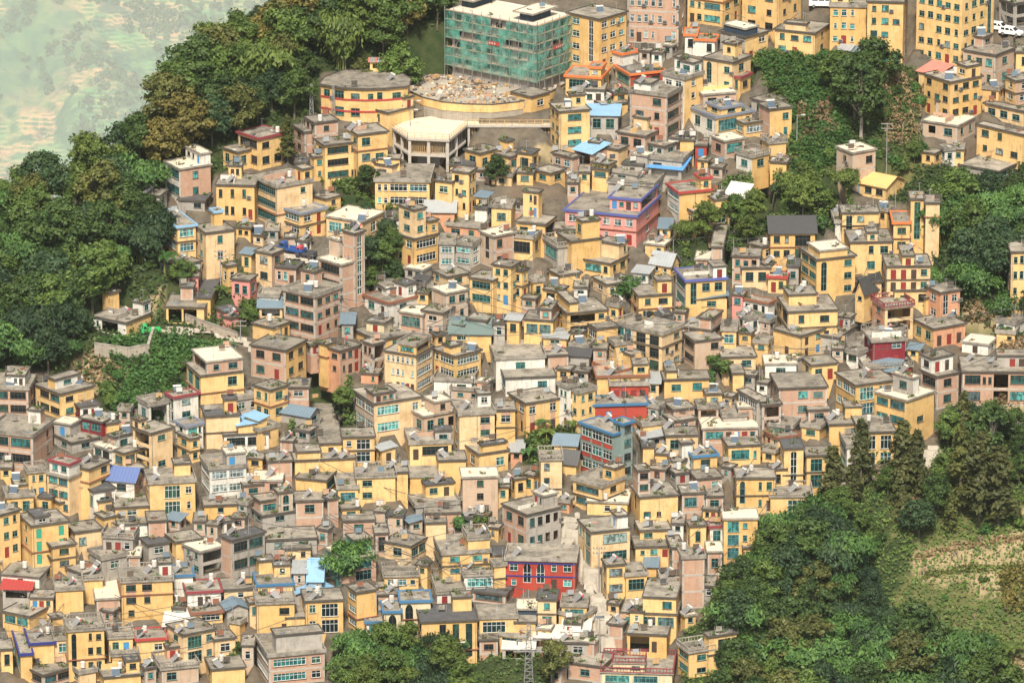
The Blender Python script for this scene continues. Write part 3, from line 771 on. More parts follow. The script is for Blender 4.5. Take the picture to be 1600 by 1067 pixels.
T[(800,267)] = '''
330 776 916 290 182 P 2z3 1 f e=purple fr=white gl=pale # pink two-storey house with violet-blue eaves, larger than its neighbours @ pink house
+ 610 802 916 188 68 P dwdw o f e=purple
25 205 272 342 112 Y 2 g f
+ 100 246 342 142 92 Y z1d 0 f
-20 128 182 428 130 Y g 1 p
0 62 102 632 180 Y 1 1 k
285 372 560 447 178 Y 1 0 f # plain yellow house with a stair hut, in front of the pink house @ stair-hut yellow house
+ 410 452 560 322 118 Y 1 0 f
- 200 286 292 482 118 G g 0 r gl=cyan
265 410 420 372 66 Y c 0 f
425 612 722 586 84 Y g1 2 f # low yellow house with wide dark windows and a white-edged stair hut @ low wide-roofed house
+ 590 716 822 466 96 Y 0 s1 f
870 990 1042 600 60 Y w1 1 gu=greysheet k=.8 rise=2.2 # yellow house under a large steep grey tiled roof @ steep grey-tiled house
505 596 756 716 72 Y 0 2d f
230 300 432 668 50 Y 0 0 f
190 292 346 758 62 Y 1 1 f
742 792 1000 787 155 Y 0 0 f # blank-walled yellow house with dark roof edge @ blank-walled yellow house
1020 1086 1336 692 195 WY g s2 f e=purple # white-sided yellow house with violet roof fascia and arched red window frames @ violet-fascia house
1140 1152 1342 802 66 Y 0 1 sh=slate rise=.8
1375 1545 1555 542 165 B 2x 0 f
- 1270 1312 1386 482 235 K 0 2 f
- 1148 1270 1278 560 84 B 2 0 w
1425 1436 1610 612 112 Y 0 2 f
- 1520 1600 1620 668 84 Y d1 0 f e=red
1390 1440 1456 782 84 P c 0 f gl=cyan
1440 1600 1640 832 100 W 3 0 t=32 f e=brown
75 256 292 942 112 Y pp 0 f
+ 165 236 282 872 78 B 1 0 f
265 346 596 896 135 Y 1 o1 f # yellow house with a dark sheet awning over its upper balcony @ awning-balcony house
+ 285 362 412 832 58 Y 0 1d f
470 532 662 992 95 Y g 0 f
650 752 852 986 84 W gg 0 r gl=cyan
850 932 1002 942 66 Y 0 1 gv=black rise=1.6
770 906 1066 1042 84 Y g 0 f
1065 1242 1312 1002 104 B g 1 f
+ 1175 1252 1336 932 66 B 0 0 f
1310 1400 1412 1002 110 Y c 0 p
1412 1480 1560 930 84 W 2 1 p
140 240 332 22 66 Y 1 1 f
500 600 642 0 66 Y c 1 f
600 880 956 100 92 G z2 1 p
970 1046 1242 142 155 WY c 0 f e=red # yellow house with orange-red roof parapets beside the white tarpaulins @ red-parapet house
+ 1215 1252 1386 52 92 Y 0 1 f e=red
1060 1162 1362 278 98 Y 1 z1 f
1165 1240 1312 158 76 Y 1 0 f
1040 1150 1168 390 48 Y 1 0 f
1480 1562 1652 482 90 Y 1 1 f
590 780 880 30 60 G 1 1 p
30 130 150 20 70 Y 1 1 f
'''
T[(1200,267)] = '''
5 14 292 392 170 Y 0 2f gv=black d=9 rise=2.2 # pale yellow house with a broad black hipped roof @ black-roofed yellow house
445 462 690 268 150 Y 0 s1z f fr=teal # pale yellow house with one tall stair window and stepped grey roofs @ stair-window house
- 375 420 466 330 66 W g 0 p
480 512 772 452 192 Y 0 z2 f
+ 612 626 690 390 68 Y 0 1 f
875 887 970 182 296 Y 0 s f # slender yellow tower with a floor-to-roof window strip and a small blue pyramid cap @ blue-capped tower
- 765 782 884 330 185 Y c 1 f e=orange
- 968 980 1066 205 335 Y 0 0 f
200 302 542 560 235 Y gg az1 f # yellow house with a round-headed stair window and glazed left balconies @ round-headed-window house
+ 255 330 502 512 44 Y 0 0 w
550 600 712 790 46 Y 1 0 gv=black t=35 rise=3 # yellow barn-like shed under a steep black roof @ steep black shed
715 740 1010 602 235 Y 0 ddd1 f # yellow house with three red doors on its upper terrace @ red-doors house
+ 815 840 912 537 56 Y 0 d f
- 735 790 1032 752 96 Y 1 0 f
905 1032 1230 992 112 YO 2 ddd f
- 985 1074 1196 767 185 O 0 s1 f # orange brick stair block above a red-doored terrace @ orange stair block
- 840 985 992 800 66 Y g 0 f
648 728 905 862 150 OY 1 o r rail=maroon
62 126 432 887 192 Y 1f 2 f # yellow house with two dark square windows and a broad front roof slab @ two-windowed yellow house
+ 90 130 302 782 60 Y 0 0 f
175 440 548 1062 44 G 0 0 f
1490 1512 1720 512 384 BY 1 32 f # tall narrow brick-and-yellow house at the very edge of the picture @ edge-of-town brick house
1425 1540 1605 962 66 W 2 0 p
0 112 128 672 95 Y d1 0 f e=red
120 190 202 602 104 G 1 0 k
590 722 862 1042 56 W 2 1 r
-60 -20 40 590 100 Y 1 1 f
'''
T[(1200,267)] += '''
515 735 852 108 78 Y d2 0 gu=tan k=.8 rise=1.6 # long yellow shed under a broad orange sheet roof below the vine slope @ orange-roofed shed
'''
T[(1200,0)] += '''
940 1050 1142 470 120 Y 0 0 sh=pinksheet rise=1.2 # shed with a salmon pink sheet roof behind the yellow house with a red porch @ salmon shed
'''
T[(0,534)] = '''
-60 180 226 302 165 B gg 1 p
+ 40 156 226 217 58 W z1d 0 f
225 382 592 332 155 Y 1gg 1z f # yellow house with a wrap of dark glazing and a grey roof hut @ dark-glazed house
+ 300 345 502 242 56 YW 0 1 f
455 502 622 412 74 UW 1 wd k # small maroon-and-white house with a grey slab roof @ maroon-and-white house
505 640 742 507 84 U cg 1 f
640 672 746 517 70 Y 0 1 f
-80 210 336 597 195 B gg 0 p # long weathered brick house with a curved parapet and yellow lower storey @ long brick house
+ 190 266 326 437 66 WB 0 0 f
340 442 506 522 84 G d 0 w
350 452 622 636 60 G 1 1 f
835 946 1082 577 245 Y o 1 f # yellow house with washing hung under its curved roof terrace @ washing-line house
- 712 776 920 702 100 Y c gg f gl=pale
- 585 692 720 682 84 W gg 0 w
- 690 720 832 602 90 BW 0 1 f
+ 770 850 886 497 56 Y d 1 f
300 436 546 852 235 Y gg z f e=edgew gl=cyan # yellow house with white roof parapet and three rows of cyan bay glazing @ cyan-bay house
+ 360 482 548 772 84 W 2 0 p e=maroon
- 545 560 692 802 235 Y 0 z1 f
680 840 896 878 84 WB 1 0 gu=bluesl rise=2
915 938 1222 890 196 Y 1 zf1 p
530 590 722 942 135 W c 1 k
590 622 702 1002 80 Y d 0 k
700 722 930 1042 66 Y 0 1 f
160 182 292 822 155 Y 0 2 r
25 46 212 977 125 Y 1 2 p
80 102 226 902 70 Y 0 0 f
245 322 352 982 95 Y 1 0 k
350 375 420 1010 70 Y 0 1 f
865 932 1060 402 135 W 1 o p
- 1045 1090 1242 352 155 W ff 1 f e=maroon # white house with maroon eave and a blue solar panel on its roof @ maroon-eaved white house
1170 1258 1527 217 215 Y ff z1 f # tall yellow house with a brick top storey under a white canopy slab @ white-slab house
+ 1215 1300 1527 132 82 B o 2 w
1100 1166 1272 532 155 W 1 c1 f e=greytile
- 1110 1192 1252 612 145 Y 1 1 f
1265 1292 1502 472 195 Y s 0 k
1375 1402 1680 587 95 W g gg f
+ 1470 1490 1625 522 50 Y 0 0 sh=lblue
1400 1470 1622 367 86 YG g 2 p
1260 1312 1542 802 165 W g gg p fr=white gl=pale # pale grey house with an orange-painted roof terrace and railed balconies @ orange-terrace house
+ 1405 1420 1540 705 84 G 0 dz w
1270 1278 1482 1032 56 Y 0 0 f
1500 1526 1642 902 70 B 0 1 f
'''
T[(400,534)] = '''
-30 188 316 60 190 BY 2 2 f # brick-fronted house with yellow flank and a curved roof corner @ curved-corner brick house
400 525 656 62 155 OB 2 2d f
- 395 440 512 22 150 Y 2 0 f
665 732 812 22 190 BK 2 o f
805 1000 1106 92 238 Y 33 g f fr=white gl=pale # three-storey yellow house with rows of white-framed windows and a railed roof terrace @ white-framed yellow house
+ 900 1010 1100 30 60 Y c g p
1110 1246 1406 97 155 Y 1g g f fr=white # two-storey yellow house with wrap-around teal gallery windows @ gallery-windowed house
+ 1115 1160 1222 50 46 Y 0 0 f
-10 92 202 307 195 Y 2 1 f fr=teal
200 330 338 290 70 B 1 0 f
155 330 402 470 60 G 1 1 gu=slate k=.7
-80 22 142 562 112 Y 0 1 p
+ -60 20 70 490 60 Y 0 0 sh=lblue
605 740 1036 392 205 KY 1gg cz1 f # long brick and yellow house with teal corner glazing, stepping round a court @ brick-and-yellow court house
+ 720 732 866 332 60 B 0 d2 f
925 1052 1262 472 125 K x1 2x w nf=1 # raw concrete-and-brick shell with empty window holes and fresh cream roofs @ raw concrete shell
+ 1100 1166 1262 382 94 K 0 1 w nf=1
1235 1272 1492 462 235 M 1 z1 p
1490 1502 1620 432 205 M 0 1 f
1395 1446 1466 262 54 O 0 0 w
535 546 742 602 155 Y 0 1f f # yellow house with a ribbed upper roof and junk-strewn terrace @ junk-terrace house
- 320 400 540 642 84 Y 1 d f
935 962 1222 642 100 Y 0 dg p
1130 1142 1312 747 105 Y 0 0 f
- 945 962 1172 852 55 Y c 0 p
1310 1396 1576 707 120 Y 1 z1 f
+ 1410 1432 1582 662 46 Y 0 0 k
230 246 622 747 104 Y 0 0 f # long yellow house with a sooty wall stain @ soot-stained house
+ 240 262 406 712 36 Y 0 0 f
60 76 226 752 90 B 0 0 f
-20 160 176 872 76 B z1 0 w
115 146 232 947 155 K 0 a f # brick stair turret with a tall arched window and a roof water heater @ brick arch turret
-20 30 142 1002 90 B 0 c f gl=pale
235 250 422 1000 100 B 1 1 f
250 440 502 872 95 Y z c f
620 632 872 852 150 Y 0 0 r # yellow house with a plain front wall and white balustraded roof, by the deep lane @ balustraded yellow house
- 495 512 638 922 105 Y g c p gl=cyan
865 880 910 820 150 Y 0 0 f
1280 1292 1512 852 240 K 0 z1z w nf=1 # four-storey raw pale-brick tower with a column of dark empty windows @ raw brick tower
930 1000 1276 1034 66 G g 1 p
+ 1040 1062 1240 900 76 Y 0 1d k
1280 1300 1390 1010 60 Y 0 0 k
520 540 650 1050 70 Y 1 1 f
430 450 500 990 110 B o 0 k
'''
T[(800,534)] = '''
-140 -100 206 112 95 W 1 3 p # white house of stacked terraces with pale balustrades @ stacked white house
- -140 -40 272 232 108 W gg z1 f gl=cyan
200 226 352 92 92 B 0 0 f
350 480 502 100 50 G 0 0 gu=black
-20 88 296 390 190 MY 2 1z1 f # yellow house with blue door strip beside a brick-topped twin @ blue-door-strip house
290 350 422 292 255 W 2 1 p
- 330 415 520 325 245 Y 2 2 p
605 616 852 277 96 R 0 dzdd p # red roof room with dark shutters behind the red and blue building @ red roof room
425 632 748 582 292 L ggg 0 f e=bluetile k=.5 st=p # red and grey-green modern building with blue eaves and a round-arched glass stair tower @ red and blue building
- 630 692 752 518 345 L a g f e=bluetile fr=dark
440 458 846 402 105 R 0 zdzz e=bluetile d=8 st=p
380 560 705 912 155 Y c 1 p
470 720 742 1010 76 Y 1 0 w
740 800 1036 977 145 Y s 2z f # yellow house with two large dark green windows below a grey roof slab @ dark-green-window house
+ 695 726 802 812 145 B 0 g f
165 180 312 742 265 Y 0 1z r # plain yellow tower house with a balustraded roof, beside the black gables @ balustraded tower house
265 400 424 650 76 Y 0 0 gu=slate d=7 rise=1.6
310 400 430 770 60 Y 0 0 gu=black d=7 rise=2.4
935 952 1232 242 96 Y 0 0 f
+ 970 1022 1086 342 60 Y d 0 f
1200 1216 1312 332 76 Y 0 1 f
1165 1192 1536 547 86 B 0 cdddw w # long low brick row with a pale slab roof and red doors @ low brick row
1310 1352 1552 657 116 Y 1 c1 f gl=cyan
1090 1136 1282 722 95 WY 1 1 f e=bluetile
- 1010 1062 1130 642 120 W 1 0 f
1110 1156 1312 862 95 B 0 z1 f
1040 1062 1205 952 115 B 0 cz f
1195 1210 1320 970 90 B 1 1 f
1395 1402 1642 857 205 Y 0 az2 f # yellow house with a tall lancet window and small square ones @ lancet-window house
755 936 1062 -40 230 Y ff 2 p # tall yellow house with rows of green windows down its flank @ green-flank house
1070 1142 1312 2 165 K g 0 f nf=1
1285 1312 1522 102 84 Y 1 d1 f
- 1290 1380 1422 202 130 Y c 1 f
1410 1530 1562 372 165 G gg 0 t=60 f
1535 1562 1680 400 160 B g o f
515 652 832 192 60 Y 0 1 p e=brown
500 532 852 222 84 Y 0 0 p e=brown
810 818 882 662 115 Y 0 0 k
945 962 1162 592 112 Y 0 0 f
940 1012 1146 502 66 B 0 1 f
805 830 950 600 60 G 1 1 sh=greysheet rise=.6 ov=.8
960 1010 1140 430 70 B 0 0 f
1145 1165 1290 420 70 B 0 o p
1290 1320 1470 470 66 G 0 1 p
'''
T[(1200,534)] = '''
600 652 856 2 135 U 1 z1 p e=edgew gl=cyan fr=white # dark maroon house with white corner trim and cyan windows @ maroon house
- 440 600 612 172 66 U 2 0 r
640 790 805 190 60 P 0 0 gu=slate d=8 t=20
-30 -18 176 142 76 W 0 1 w # square white house with a bright white roof deck @ bright white-roofed house
210 272 432 152 96 Y 1 1d f # small yellow house with a roof garden of grass and pots @ roof-garden house
420 546 792 277 195 Y cgc f1z f gl=cyan fr=white # broad two-storey yellow house with white-framed teal corner windows @ teal-corner house
950 1052 1186 222 200 BB g 1 f
+ 885 966 1182 112 100 W 1 dd f
660 862 1032 372 280 Y cg 1 w gl=cyan # yellow house with a tiered pale pagoda-like roof block @ pagoda-roofed house
+ 780 905 942 232 110 GW 1 1 w
1200 1212 1622 192 205 B 0 g2og f # long brick terrace house with an open veranda bay at the right edge @ veranda house
+ 1420 1432 1622 92 66 G 0 zdd f
15 66 366 297 175 B 1 z2 f # brick house with a stepped grey roof and an open porch beside the roof-garden house @ open-porch brick house
- 140 252 386 432 75 B o 1 f
10 150 192 542 66 G cc 0 p gl=cyan
-20 60 192 606 90 Y d1 1 p e=brown
345 382 602 522 100 Y g 0 f
- 520 578 792 572 210 Y 0 ff f # yellow house half hidden behind the dark conifers @ conifer-side house
- 385 492 562 662 160 W c 0 p
210 320 362 545 66 Y 1 0 p
215 240 408 717 195 Y 0 f1 f # yellow house with a tall black arched window and big square openings @ black-arch house
- 85 98 218 672 240 Y 0 a k
0 16 112 802 120 Y 0 1 f
0 14 272 972 110 Y 0 zf r # yellow basement storey below a white balustraded terrace @ balustraded basement
1465 1500 1594 482 64 G o 0 f
490 562 612 82 66 W g 0 p
30 200 352 -30 135 Y 1 d1 f
130 180 215 110 60 G d 0 w
'''
T[(0,800)] = '''
-80 12 132 22 275 Y 2 2 f # tall yellow house on the left border over a narrow lane @ border yellow house
130 205 432 92 240 Y 1 dzd f door=gdoor # yellow house with bright green doors on its upper gallery @ green-doors house
+ 205 250 340 40 70 G 0 1 k
- 200 332 476 222 145 Y o 1 f
415 472 642 132 115 Y 0 0 f
600 652 742 42 66 Y 0 0 f
645 832 872 167 96 G ddw 1 r
920 930 1042 62 112 B 0 0 f
725 742 922 84 64 W 0 d f
1040 1102 1262 192 95 Y d 0 f
1150 1256 1402 252 155 G 2 o w # grey concrete-frame house with a broad pale slab and open ground floor @ concrete-frame house
- 1385 1452 1660 182 215 BG 0 gg k gl=glass
750 764 1082 442 235 M 0 2z r # brick-topped yellow house with a white balustrade round its roof @ brick-topped balustraded house
- 535 605 752 548 90 B gg 0 w
515 522 642 427 66 Y 0 0 r
345 352 522 492 135 Y 0 0 p
20 186 302 657 84 Y gg 0 f gl=cyan
190 332 352 542 64 Y ddw 0 f
410 432 656 747 265 Y 0 az2 r # yellow house with a tall round-arched glass stair window and tiered parapets @ arched-stair house
- 150 192 342 827 120 Y 0 0 f e=navy
- 335 345 440 800 110 Y 0 1 p
- 70 132 192 892 135 Y ff 0 f e=navy
150 272 446 1022 76 B g gg f
1150 1172 1382 507 95 W 0 zddz f e=maroon # white house with magenta eave and red doors on a roof terrace @ magenta-eaved house
1170 1202 1392 637 66 WY 0 zg p e=brown
1080 1088 1206 402 66 W 0 0 f e=bluetile
1390 1422 1552 612 84 G 0 0 gu=slate d=8
1310 1346 1472 802 105 Y 0 1 f
1050 1150 1346 772 185 Y 1 f1 f # big plain yellow house with scattered square windows by the marquee roof @ scattered-window house
835 856 1042 802 96 Y 0 z1 f e=red
690 702 862 902 70 Y 0 0 r
670 682 832 792 96 Y 0 1d r
960 1012 1242 987 96 K 1 1z r
+ 970 1046 1166 852 66 O 0 dd f
1290 1326 1532 987 96 Y 1 a1 f
605 652 882 1037 66 Y 0 1 f
1380 1402 1610 492 66 Y 0 1 f
1540 1562 1660 572 105 Y 1 c f
0 10 60 862 135 Y 0 1 f
880 930 1060 210 80 G 0 1 k
560 640 800 300 90 G z 1 p
420 520 640 400 50 G 0 0 f
'''
T[(400,800)] = '''
165 172 342 237 66 Y 0 z1 f
40 62 382 180 70 G 0 0 f
0 20 110 310 80 Y 0 0 f
-10 14 232 462 90 Y 0 ddz f e=bluetile # yellow house with sky-blue eaves and a small blue gable @ sky-blue-eaved house
0 8 242 577 195 Y 0 z1 r
290 312 546 562 200 Y 0 1f f fr=white # pale yellow house with four white windows beside the green lane @ four-windowed yellow house
- 150 192 306 662 96 Y 0 0 l
5 82 432 907 180 KB g c1 p gl=glass # wide brick and concrete house with green glazing at the bottom edge @ bottom-edge brick house
+ 115 127 416 777 100 G 0 zz f
440 530 752 297 150 TB 22 zf w # teal-flanked brick house with a narrow front on the lane @ teal-flanked house
+ 600 612 742 182 70 T 0 0 f
800 968 1068 217 100 Y 1 gg f # yellow house with a curved roof and dark slanted glazing @ curved-roof house
735 747 826 137 110 B 0 f f
530 545 742 60 90 B 0 1 f
790 802 1016 407 76 Y 0 c1 r # yellow house with white balustraded terrace under a small blue awning @ blue-awning terrace house
575 632 756 507 240 Y c 0 f
750 762 892 522 86 B 0 0 f
790 802 905 627 190 C 0 A f e=bluetile # cream house with pointed church-like windows and blue trim @ pointed-window house
- 900 908 1092 562 215 C 0 Az f e=bluetile
- 680 692 802 692 84 W 0 c f e=bluetile
1005 1036 1382 692 265 Y ff zsss k # yellow house with three tall slit windows and a dark flat roof @ three-slit house
1385 1397 1630 667 125 Y 0 gz p fr=white
1385 1397 1512 802 84 B 0 1 f
1280 1302 1492 402 96 W c g r gl=cyan fr=white # white house with dark balustrades and teal bay windows @ teal-bay house
- 1090 1132 1304 512 66 W 0 d1 r
1115 1166 1462 267 140 Y gg 0 p gl=cyan # yellow house with a stepped balustraded roof and slanting glazed flank @ stepped-balustrade house
+ 1300 1332 1562 177 86 Y 0 0 r
1050 1062 1188 72 115 YY 0 0 f
1050 1062 1282 12 95 B 0 0 f
1400 1420 1570 275 70 Y 0 0 k
1470 1490 1560 340 150 Y 0 0 p
'''
T[(800,800)] = '''
-60 96 306 22 225 BG 11 2xx f fr=dark # plain grey rendered house with pink flank and brown-framed windows beside the lane @ grey-rendered house
-40 396 410 312 182 R 1AA11 0 p fr=white t=4 d=7 # bright red house with navy bands and pointed white-framed windows @ bright red house
415 496 736 132 215 Y 2f zg f fr=teal # yellow lane-side house with teal windows over shop shutters @ lane-side house
750 772 1000 222 66 Y 1 2d f
770 800 990 130 50 Y 0 0 f
565 592 706 337 195 Y 1 p f # yellow house with a pink-ended heater and a planted side terrace @ planted-terrace house
- 700 712 842 402 125 Y 0 g p
1040 1062 1200 292 310 B 0 0 p # tall windowless brick house with a roof parapet @ windowless brick house
- 965 1000 1064 227 165 B 0 0 f
915 932 1156 442 86 W 0 1d1 r
1090 1112 1212 92 135 Y d 1 f
1215 1237 1322 97 115 YW 0 f f e=maroon
1210 1222 1312 252 135 B 0 1 w
1310 1322 1532 47 245 Y 0 f1z w gl=cyan # yellow house with a pale roof at the edge of the bamboo grove @ grove-edge yellow house
1435 1447 1562 227 96 Y 0 c f gl=cyan
685 1027 1058 642 112 Y cgg 0 f fr=teal # yellow house with a long band of teal windows and a grey upper roof @ teal-band house
+ 815 1022 1058 542 104 Y z1 0 f
720 966 992 772 110 Y odz 0 f
160 276 284 552 165 Y 1 0 k gl=cyan
310 466 474 592 76 Y c 0 p gl=cyan
20 146 154 692 95 Y a 0 f
30 156 162 612 70 N 0 0 w
250 472 492 822 86 G z1 0 f # small pale grey house with quoined corners below the white canopies @ quoined grey house
560 1000 1012 1012 84 C ccz 0 r rail=maroon # cream house with maroon roof railings and orange trim at the bottom edge @ maroon-railed house
+ 625 822 828 947 84 C s1 0 r rail=maroon
1035 1106 1262 882 155 Y g 1 r # yellow house with a sunlit roof terrace and balustrade by the grove @ grove terrace house
- 1210 1228 1402 782 220 Y 0 1 f
350 560 642 970 96 BO 1 0 f
600 690 720 710 80 B 0 1 f
'''
T[(0,800)] += '''
18 190 218 482 60 G o 0 sh=red rise=1.0 # open stall under a red and white striped awning @ striped stall
1030 1200 1222 722 52 G o 0 sh=whitesheet rise=1.6 # open shed under a cream white marquee roof @ marquee roof
'''
T[(400,800)] += '''
235 430 470 535 62 G 0 0 gv=lblue # shed with a pale blue ridged sheet roof @ pale blue ridged shed
330 410 417 432 80 G 0 0 sh=lblue rise=2.5 # narrow shed roofed with one sky-blue sheet along the deep gap @ narrow sky-blue shed
'''
T[(800,800)] += '''
135 300 312 800 46 G o 0 sh=whitesheet rise=.7 ov=.2 # open yard under a sagging white canopy @ sagging white canopy
310 486 496 745 66 W 0 0 sh=whitesheet rise=.6 ov=.2 # low building with a plain white sheet roof by the lane @ white sheet roof
-60 140 150 856 62 G o 0 sh=whitesheet rise=.7 ov=.2 # open shed under a broad white canopy beside the pylon @ pylon-side canopy
'''
T[(800,267)] += '''
1325 1440 1492 192 90 W 0 0 sh=whitesheet rise=2.4 # yard roofed with bright white tarpaulins beside the green gully @ white tarpaulins
'''
for k_, v_ in T.items(): build_tile(k_[0], k_[1], v_)
# ------------------------------------------------------------------ buildings with shapes of their own
BY = {B.short: B for B in HOUSES if B.short}
def net_mat():
    m, n, l, b = nmat('green_safety_net'); pos = geo_pos(n)
    col = mixc(n, l, ramp(n, l, noise(n, l, pos, .5, 4), .35, .7), (.06, .36, .27), (.22, .48, .40)); l.new(col, b.inputs['Base Color']); b.inputs['Roughness'].default_value = .8
    tr = n.new('ShaderNodeBsdfTransparent'); mx = n.new('ShaderNodeMixShader')
    f = ramp(n, l, noise(n, l, pos, .36, 5, .7), .42, .62); l.new(mnode(n, 'ADD', mnode(n, 'MULTIPLY', f, .45, l), .12, l), mx.inputs[0]); l.new(tr.outputs[0], mx.inputs[1]); l.new(b.outputs[0], mx.inputs[2]); l.new(mx.outputs[0], n['Material Output'].inputs[0]); return m
M['net'] = net_mat()
B = BY['green-netted block']; rg = random.Random(3); H = B.inv.translation; hz = B.z_local
def netted(B, hz):
    sc_ = MB()
    for (p, d, o, L) in (((-B.a-1, -1.1), (1, 0), (0, -1), B.a+2.1), ((1.1, -1.1), (0, 1), (1, 0), B.b+2)):
        nb = max(4, int(L/2.2)); ns = 6
        for i in range(nb+1):
            x, y = p[0]+d[0]*L*i/nb, p[1]+d[1]*L*i/nb; sc_.bar((x, y, -2), (x, y, hz+1.2), .09, M['steel']); sc_.bar((x-o[0]*.8, y-o[1]*.8, -2), (x-o[0]*.8, y-o[1]*.8, hz+.2), .08, M['steel'])
        for k in range(ns+1):
            z = hz*k/ns+.3; sc_.bar((p[0], p[1], z), (p[0]+d[0]*L, p[1]+d[1]*L, z), .09, M['steel']); a = (p[0]-o[0]*.75, p[1]-o[1]*.75)
            sc_.box(min(a[0], a[0]+d[0]*L+o[0]*.6), max(a[0], a[0]+d[0]*L+o[0]*.6)+.01, min(a[1], a[1]+d[1]*L+o[1]*.6), max(a[1], a[1]+d[1]*L+o[1]*.6)+.01, z-.1, z-.06, M['wood'])
        for i in range(0, nb, 3): sc_.bar((p[0]+d[0]*L*i/nb, p[1]+d[1]*L*i/nb, 0), (p[0]+d[0]*L*min(nb, i+3)/nb, p[1]+d[1]*L*min(nb, i+3)/nb, hz), .08, M['steel'])
        npan = max(3, int(L/3.6))
        for i in range(npan):
            for k in range(ns):
                if rg.random() < .07: continue
                nbm = MB(); g = 6; x0, x1 = L*i/npan+.04, L*(i+1)/npan-.04; z0, z1 = hz*k/ns+.35-rg.random()*.3, hz*(k+1)/ns+.24; ph = rg.random()*6
                def pt(u, v): s = x0+(x1-x0)*u; q = .10+.16*math.sin(u*math.pi)*math.sin(v*math.pi)+.06*math.sin(u*9+ph)*(1-v); return (p[0]+d[0]*s+o[0]*q, p[1]+d[1]*s+o[1]*q, z0+(z1-z0)*v)
                for a in range(g):
                    for b in range(3): nbm.face([pt(a/g, b/3), pt((a+1)/g, b/3), pt((a+1)/g, (b+1)/3), pt(a/g, (b+1)/3)], M['net'])
                nbm.build('safety_net', B.house)
    tag(sc_.build('scaffold', B.house), kind='stuff')
    for (x, y, wx, wy, z) in ((-B.a*.45, -1.4, 2.6, .06, hz*.55), (1.42, B.b*.5, .06, 2.6, hz*.52)):
        mb = MB(); mb.box(x-wx/2, x+wx/2, y-wy/2, y+wy/2, z, z+.7, M['red'])
        for k in range(4):
            t = -.36+k*.22; mb.box(x+wx*t-(.12 if wx > 1 else .04), x+wx*t+(.12 if wx > 1 else .04), y+wy*t-(.04 if wx > 1 else .12), y+wy*t+(.04 if wx > 1 else .12), z+.2, z+.5, M['whitesheet'])
        mb.build('banner', B.house)
netted(B, hz-.18)
for k in range(1, 6): fb = MB(); pl = [(-B.a, 0), (0, 0), (0, B.b), (-B.a, B.b)]; z = (hz-.18)*k/6; fb.ring(offset(pl, .22), offset(pl, .002), z-.14, z+.14, M['frame_c']); fb.build('floor_band', B.house)
# red spandrel panels and pillars of the modern building
B = BY['red and blue building']; mb = MB(); hz = B.z_local-.18
for k in range(3):
    for i in range(3):
        pb = MB(); x0 = -B.a+B.a*i/3+.25; pb.box(x0, x0+B.a/3-.5, -.05, -.004, hz/3*k+.05, hz/3*k+hz/3*.27, M['orange'] if False else M['R']); pb.build('red_panel', B.house)
B = BY['bright red house']; hz = B.z_local-.18
for z in (hz-.42, hz*.48):
    fb = MB(); pl = [(-B.a, 0), (0, 0), (0, B.b), (-B.a, B.b)]; fb.ring(offset(pl, .10), offset(pl, .002), z-.12, z+.12, M['navy']); fb.build('navy_band', B.house)
# house-like things on any footprint, given by their roof outline in the photograph
def poly_house(outline, base, top_y, faces, wallc, name='house', style='f', base_at=True, **o):
    C = hit(*base); top = hit_y(base[0], top_y, C.y); zr = top.z; W = [hit_z(x, y, zr) for x, y in outline]; cx = sum(p.x for p in W)/len(W); cy = sum(p.y for p in W)/len(W)
    h = empty(name, (cx, cy, C.z)); poly = [(p.x-cx, p.y-cy) for p in W]; rng = random.Random(int(base[0]*3+base[1])); hz = zr-C.z
    B = Block(); B.house = h; B.C = C; B.s = ppm(C); B.th = -azim(C); B.mw = Matrix.Translation((cx, cy, C.z)); B.inv = B.mw.inverted(); B.poly = poly; B.hz = hz; B.subs = []; B.wall = wallc; B.st = style; B.o = o; B.codes = ''; B.n = max(1, round(hz/2.75))
    xs = [p[0] for p in outline]; ys = [p[1] for p in outline]; B.px = ((min(xs)+max(xs))/2, (min(ys)+base[1])/2); B.bbox = (min(xs), min(ys), max(xs), base[1]); B.lab = B.short = None
    PADS.append(([(p.x, p.y) for p in W], C.z)); return B, poly, hz, rng
def z8(x, y, ox, oy): return (ox+x/4, oy+y/4)
# the round-fronted hall
out = [z8(x, y, 400, 0) for x, y in ((405, 532), (480, 546), (560, 556), (680, 561), (810, 558), (948, 545), (960, 500), (905, 470), (820, 448), (690, 440), (560, 446), (440, 488))]
B, poly, hz, rng = poly_house(out, (570, 190), 140, None, 'Y', style='f')
volume(B.house, poly, 0, hz, True, {0: '1', 1: 'g', 2: '1', 3: '2', 4: '1', 5: '0', 11: '1'}, 'Y', dict(fr='teal', ledge=0), rng, [0, 1, 2, 3, 4, 11])
zt = roof_for(B.house, poly, hz, 'f', dict(ov=.4), rng, True); B.ztop = B.mw.translation.z+zt; B.z_local = zt
for z in (hz*.30, hz*.66):
    rb = MB(); po = offset(poly, .10); pi = offset(poly, .002); rb.ring(po, pi, z-.18, z+.18, M['red']); rb.build('red_band', B.house)
c1 = B.inv @ hit_z(578, 112, B.ztop); volume(B.house, [(c1.x, c1.y), (c1.x+4.6, c1.y), (c1.x+4.6, c1.y+2.4), (c1.x, c1.y+2.4)], zt, zt+1.9, False, {0: 'xzd'}, 'Y', {}, rng, [0])
gb = MB(); 
for k in range(12): x = c1.x-.35+5.3*k/12; gb.box(x, x+.40, c1.y-.5, c1.y+2.9, zt+1.95+.03*(k % 2), zt+2.05+.03*(k % 2), M['greysheet'] if k % 3 else M['pinksheet'])
gb.build('cabin_roof', B.house)
B.lab = 'round-fronted yellow hall with red bands and a tin-roofed hut on its wide roof'; B.short = 'round-fronted hall'; HOUSES.append(B)
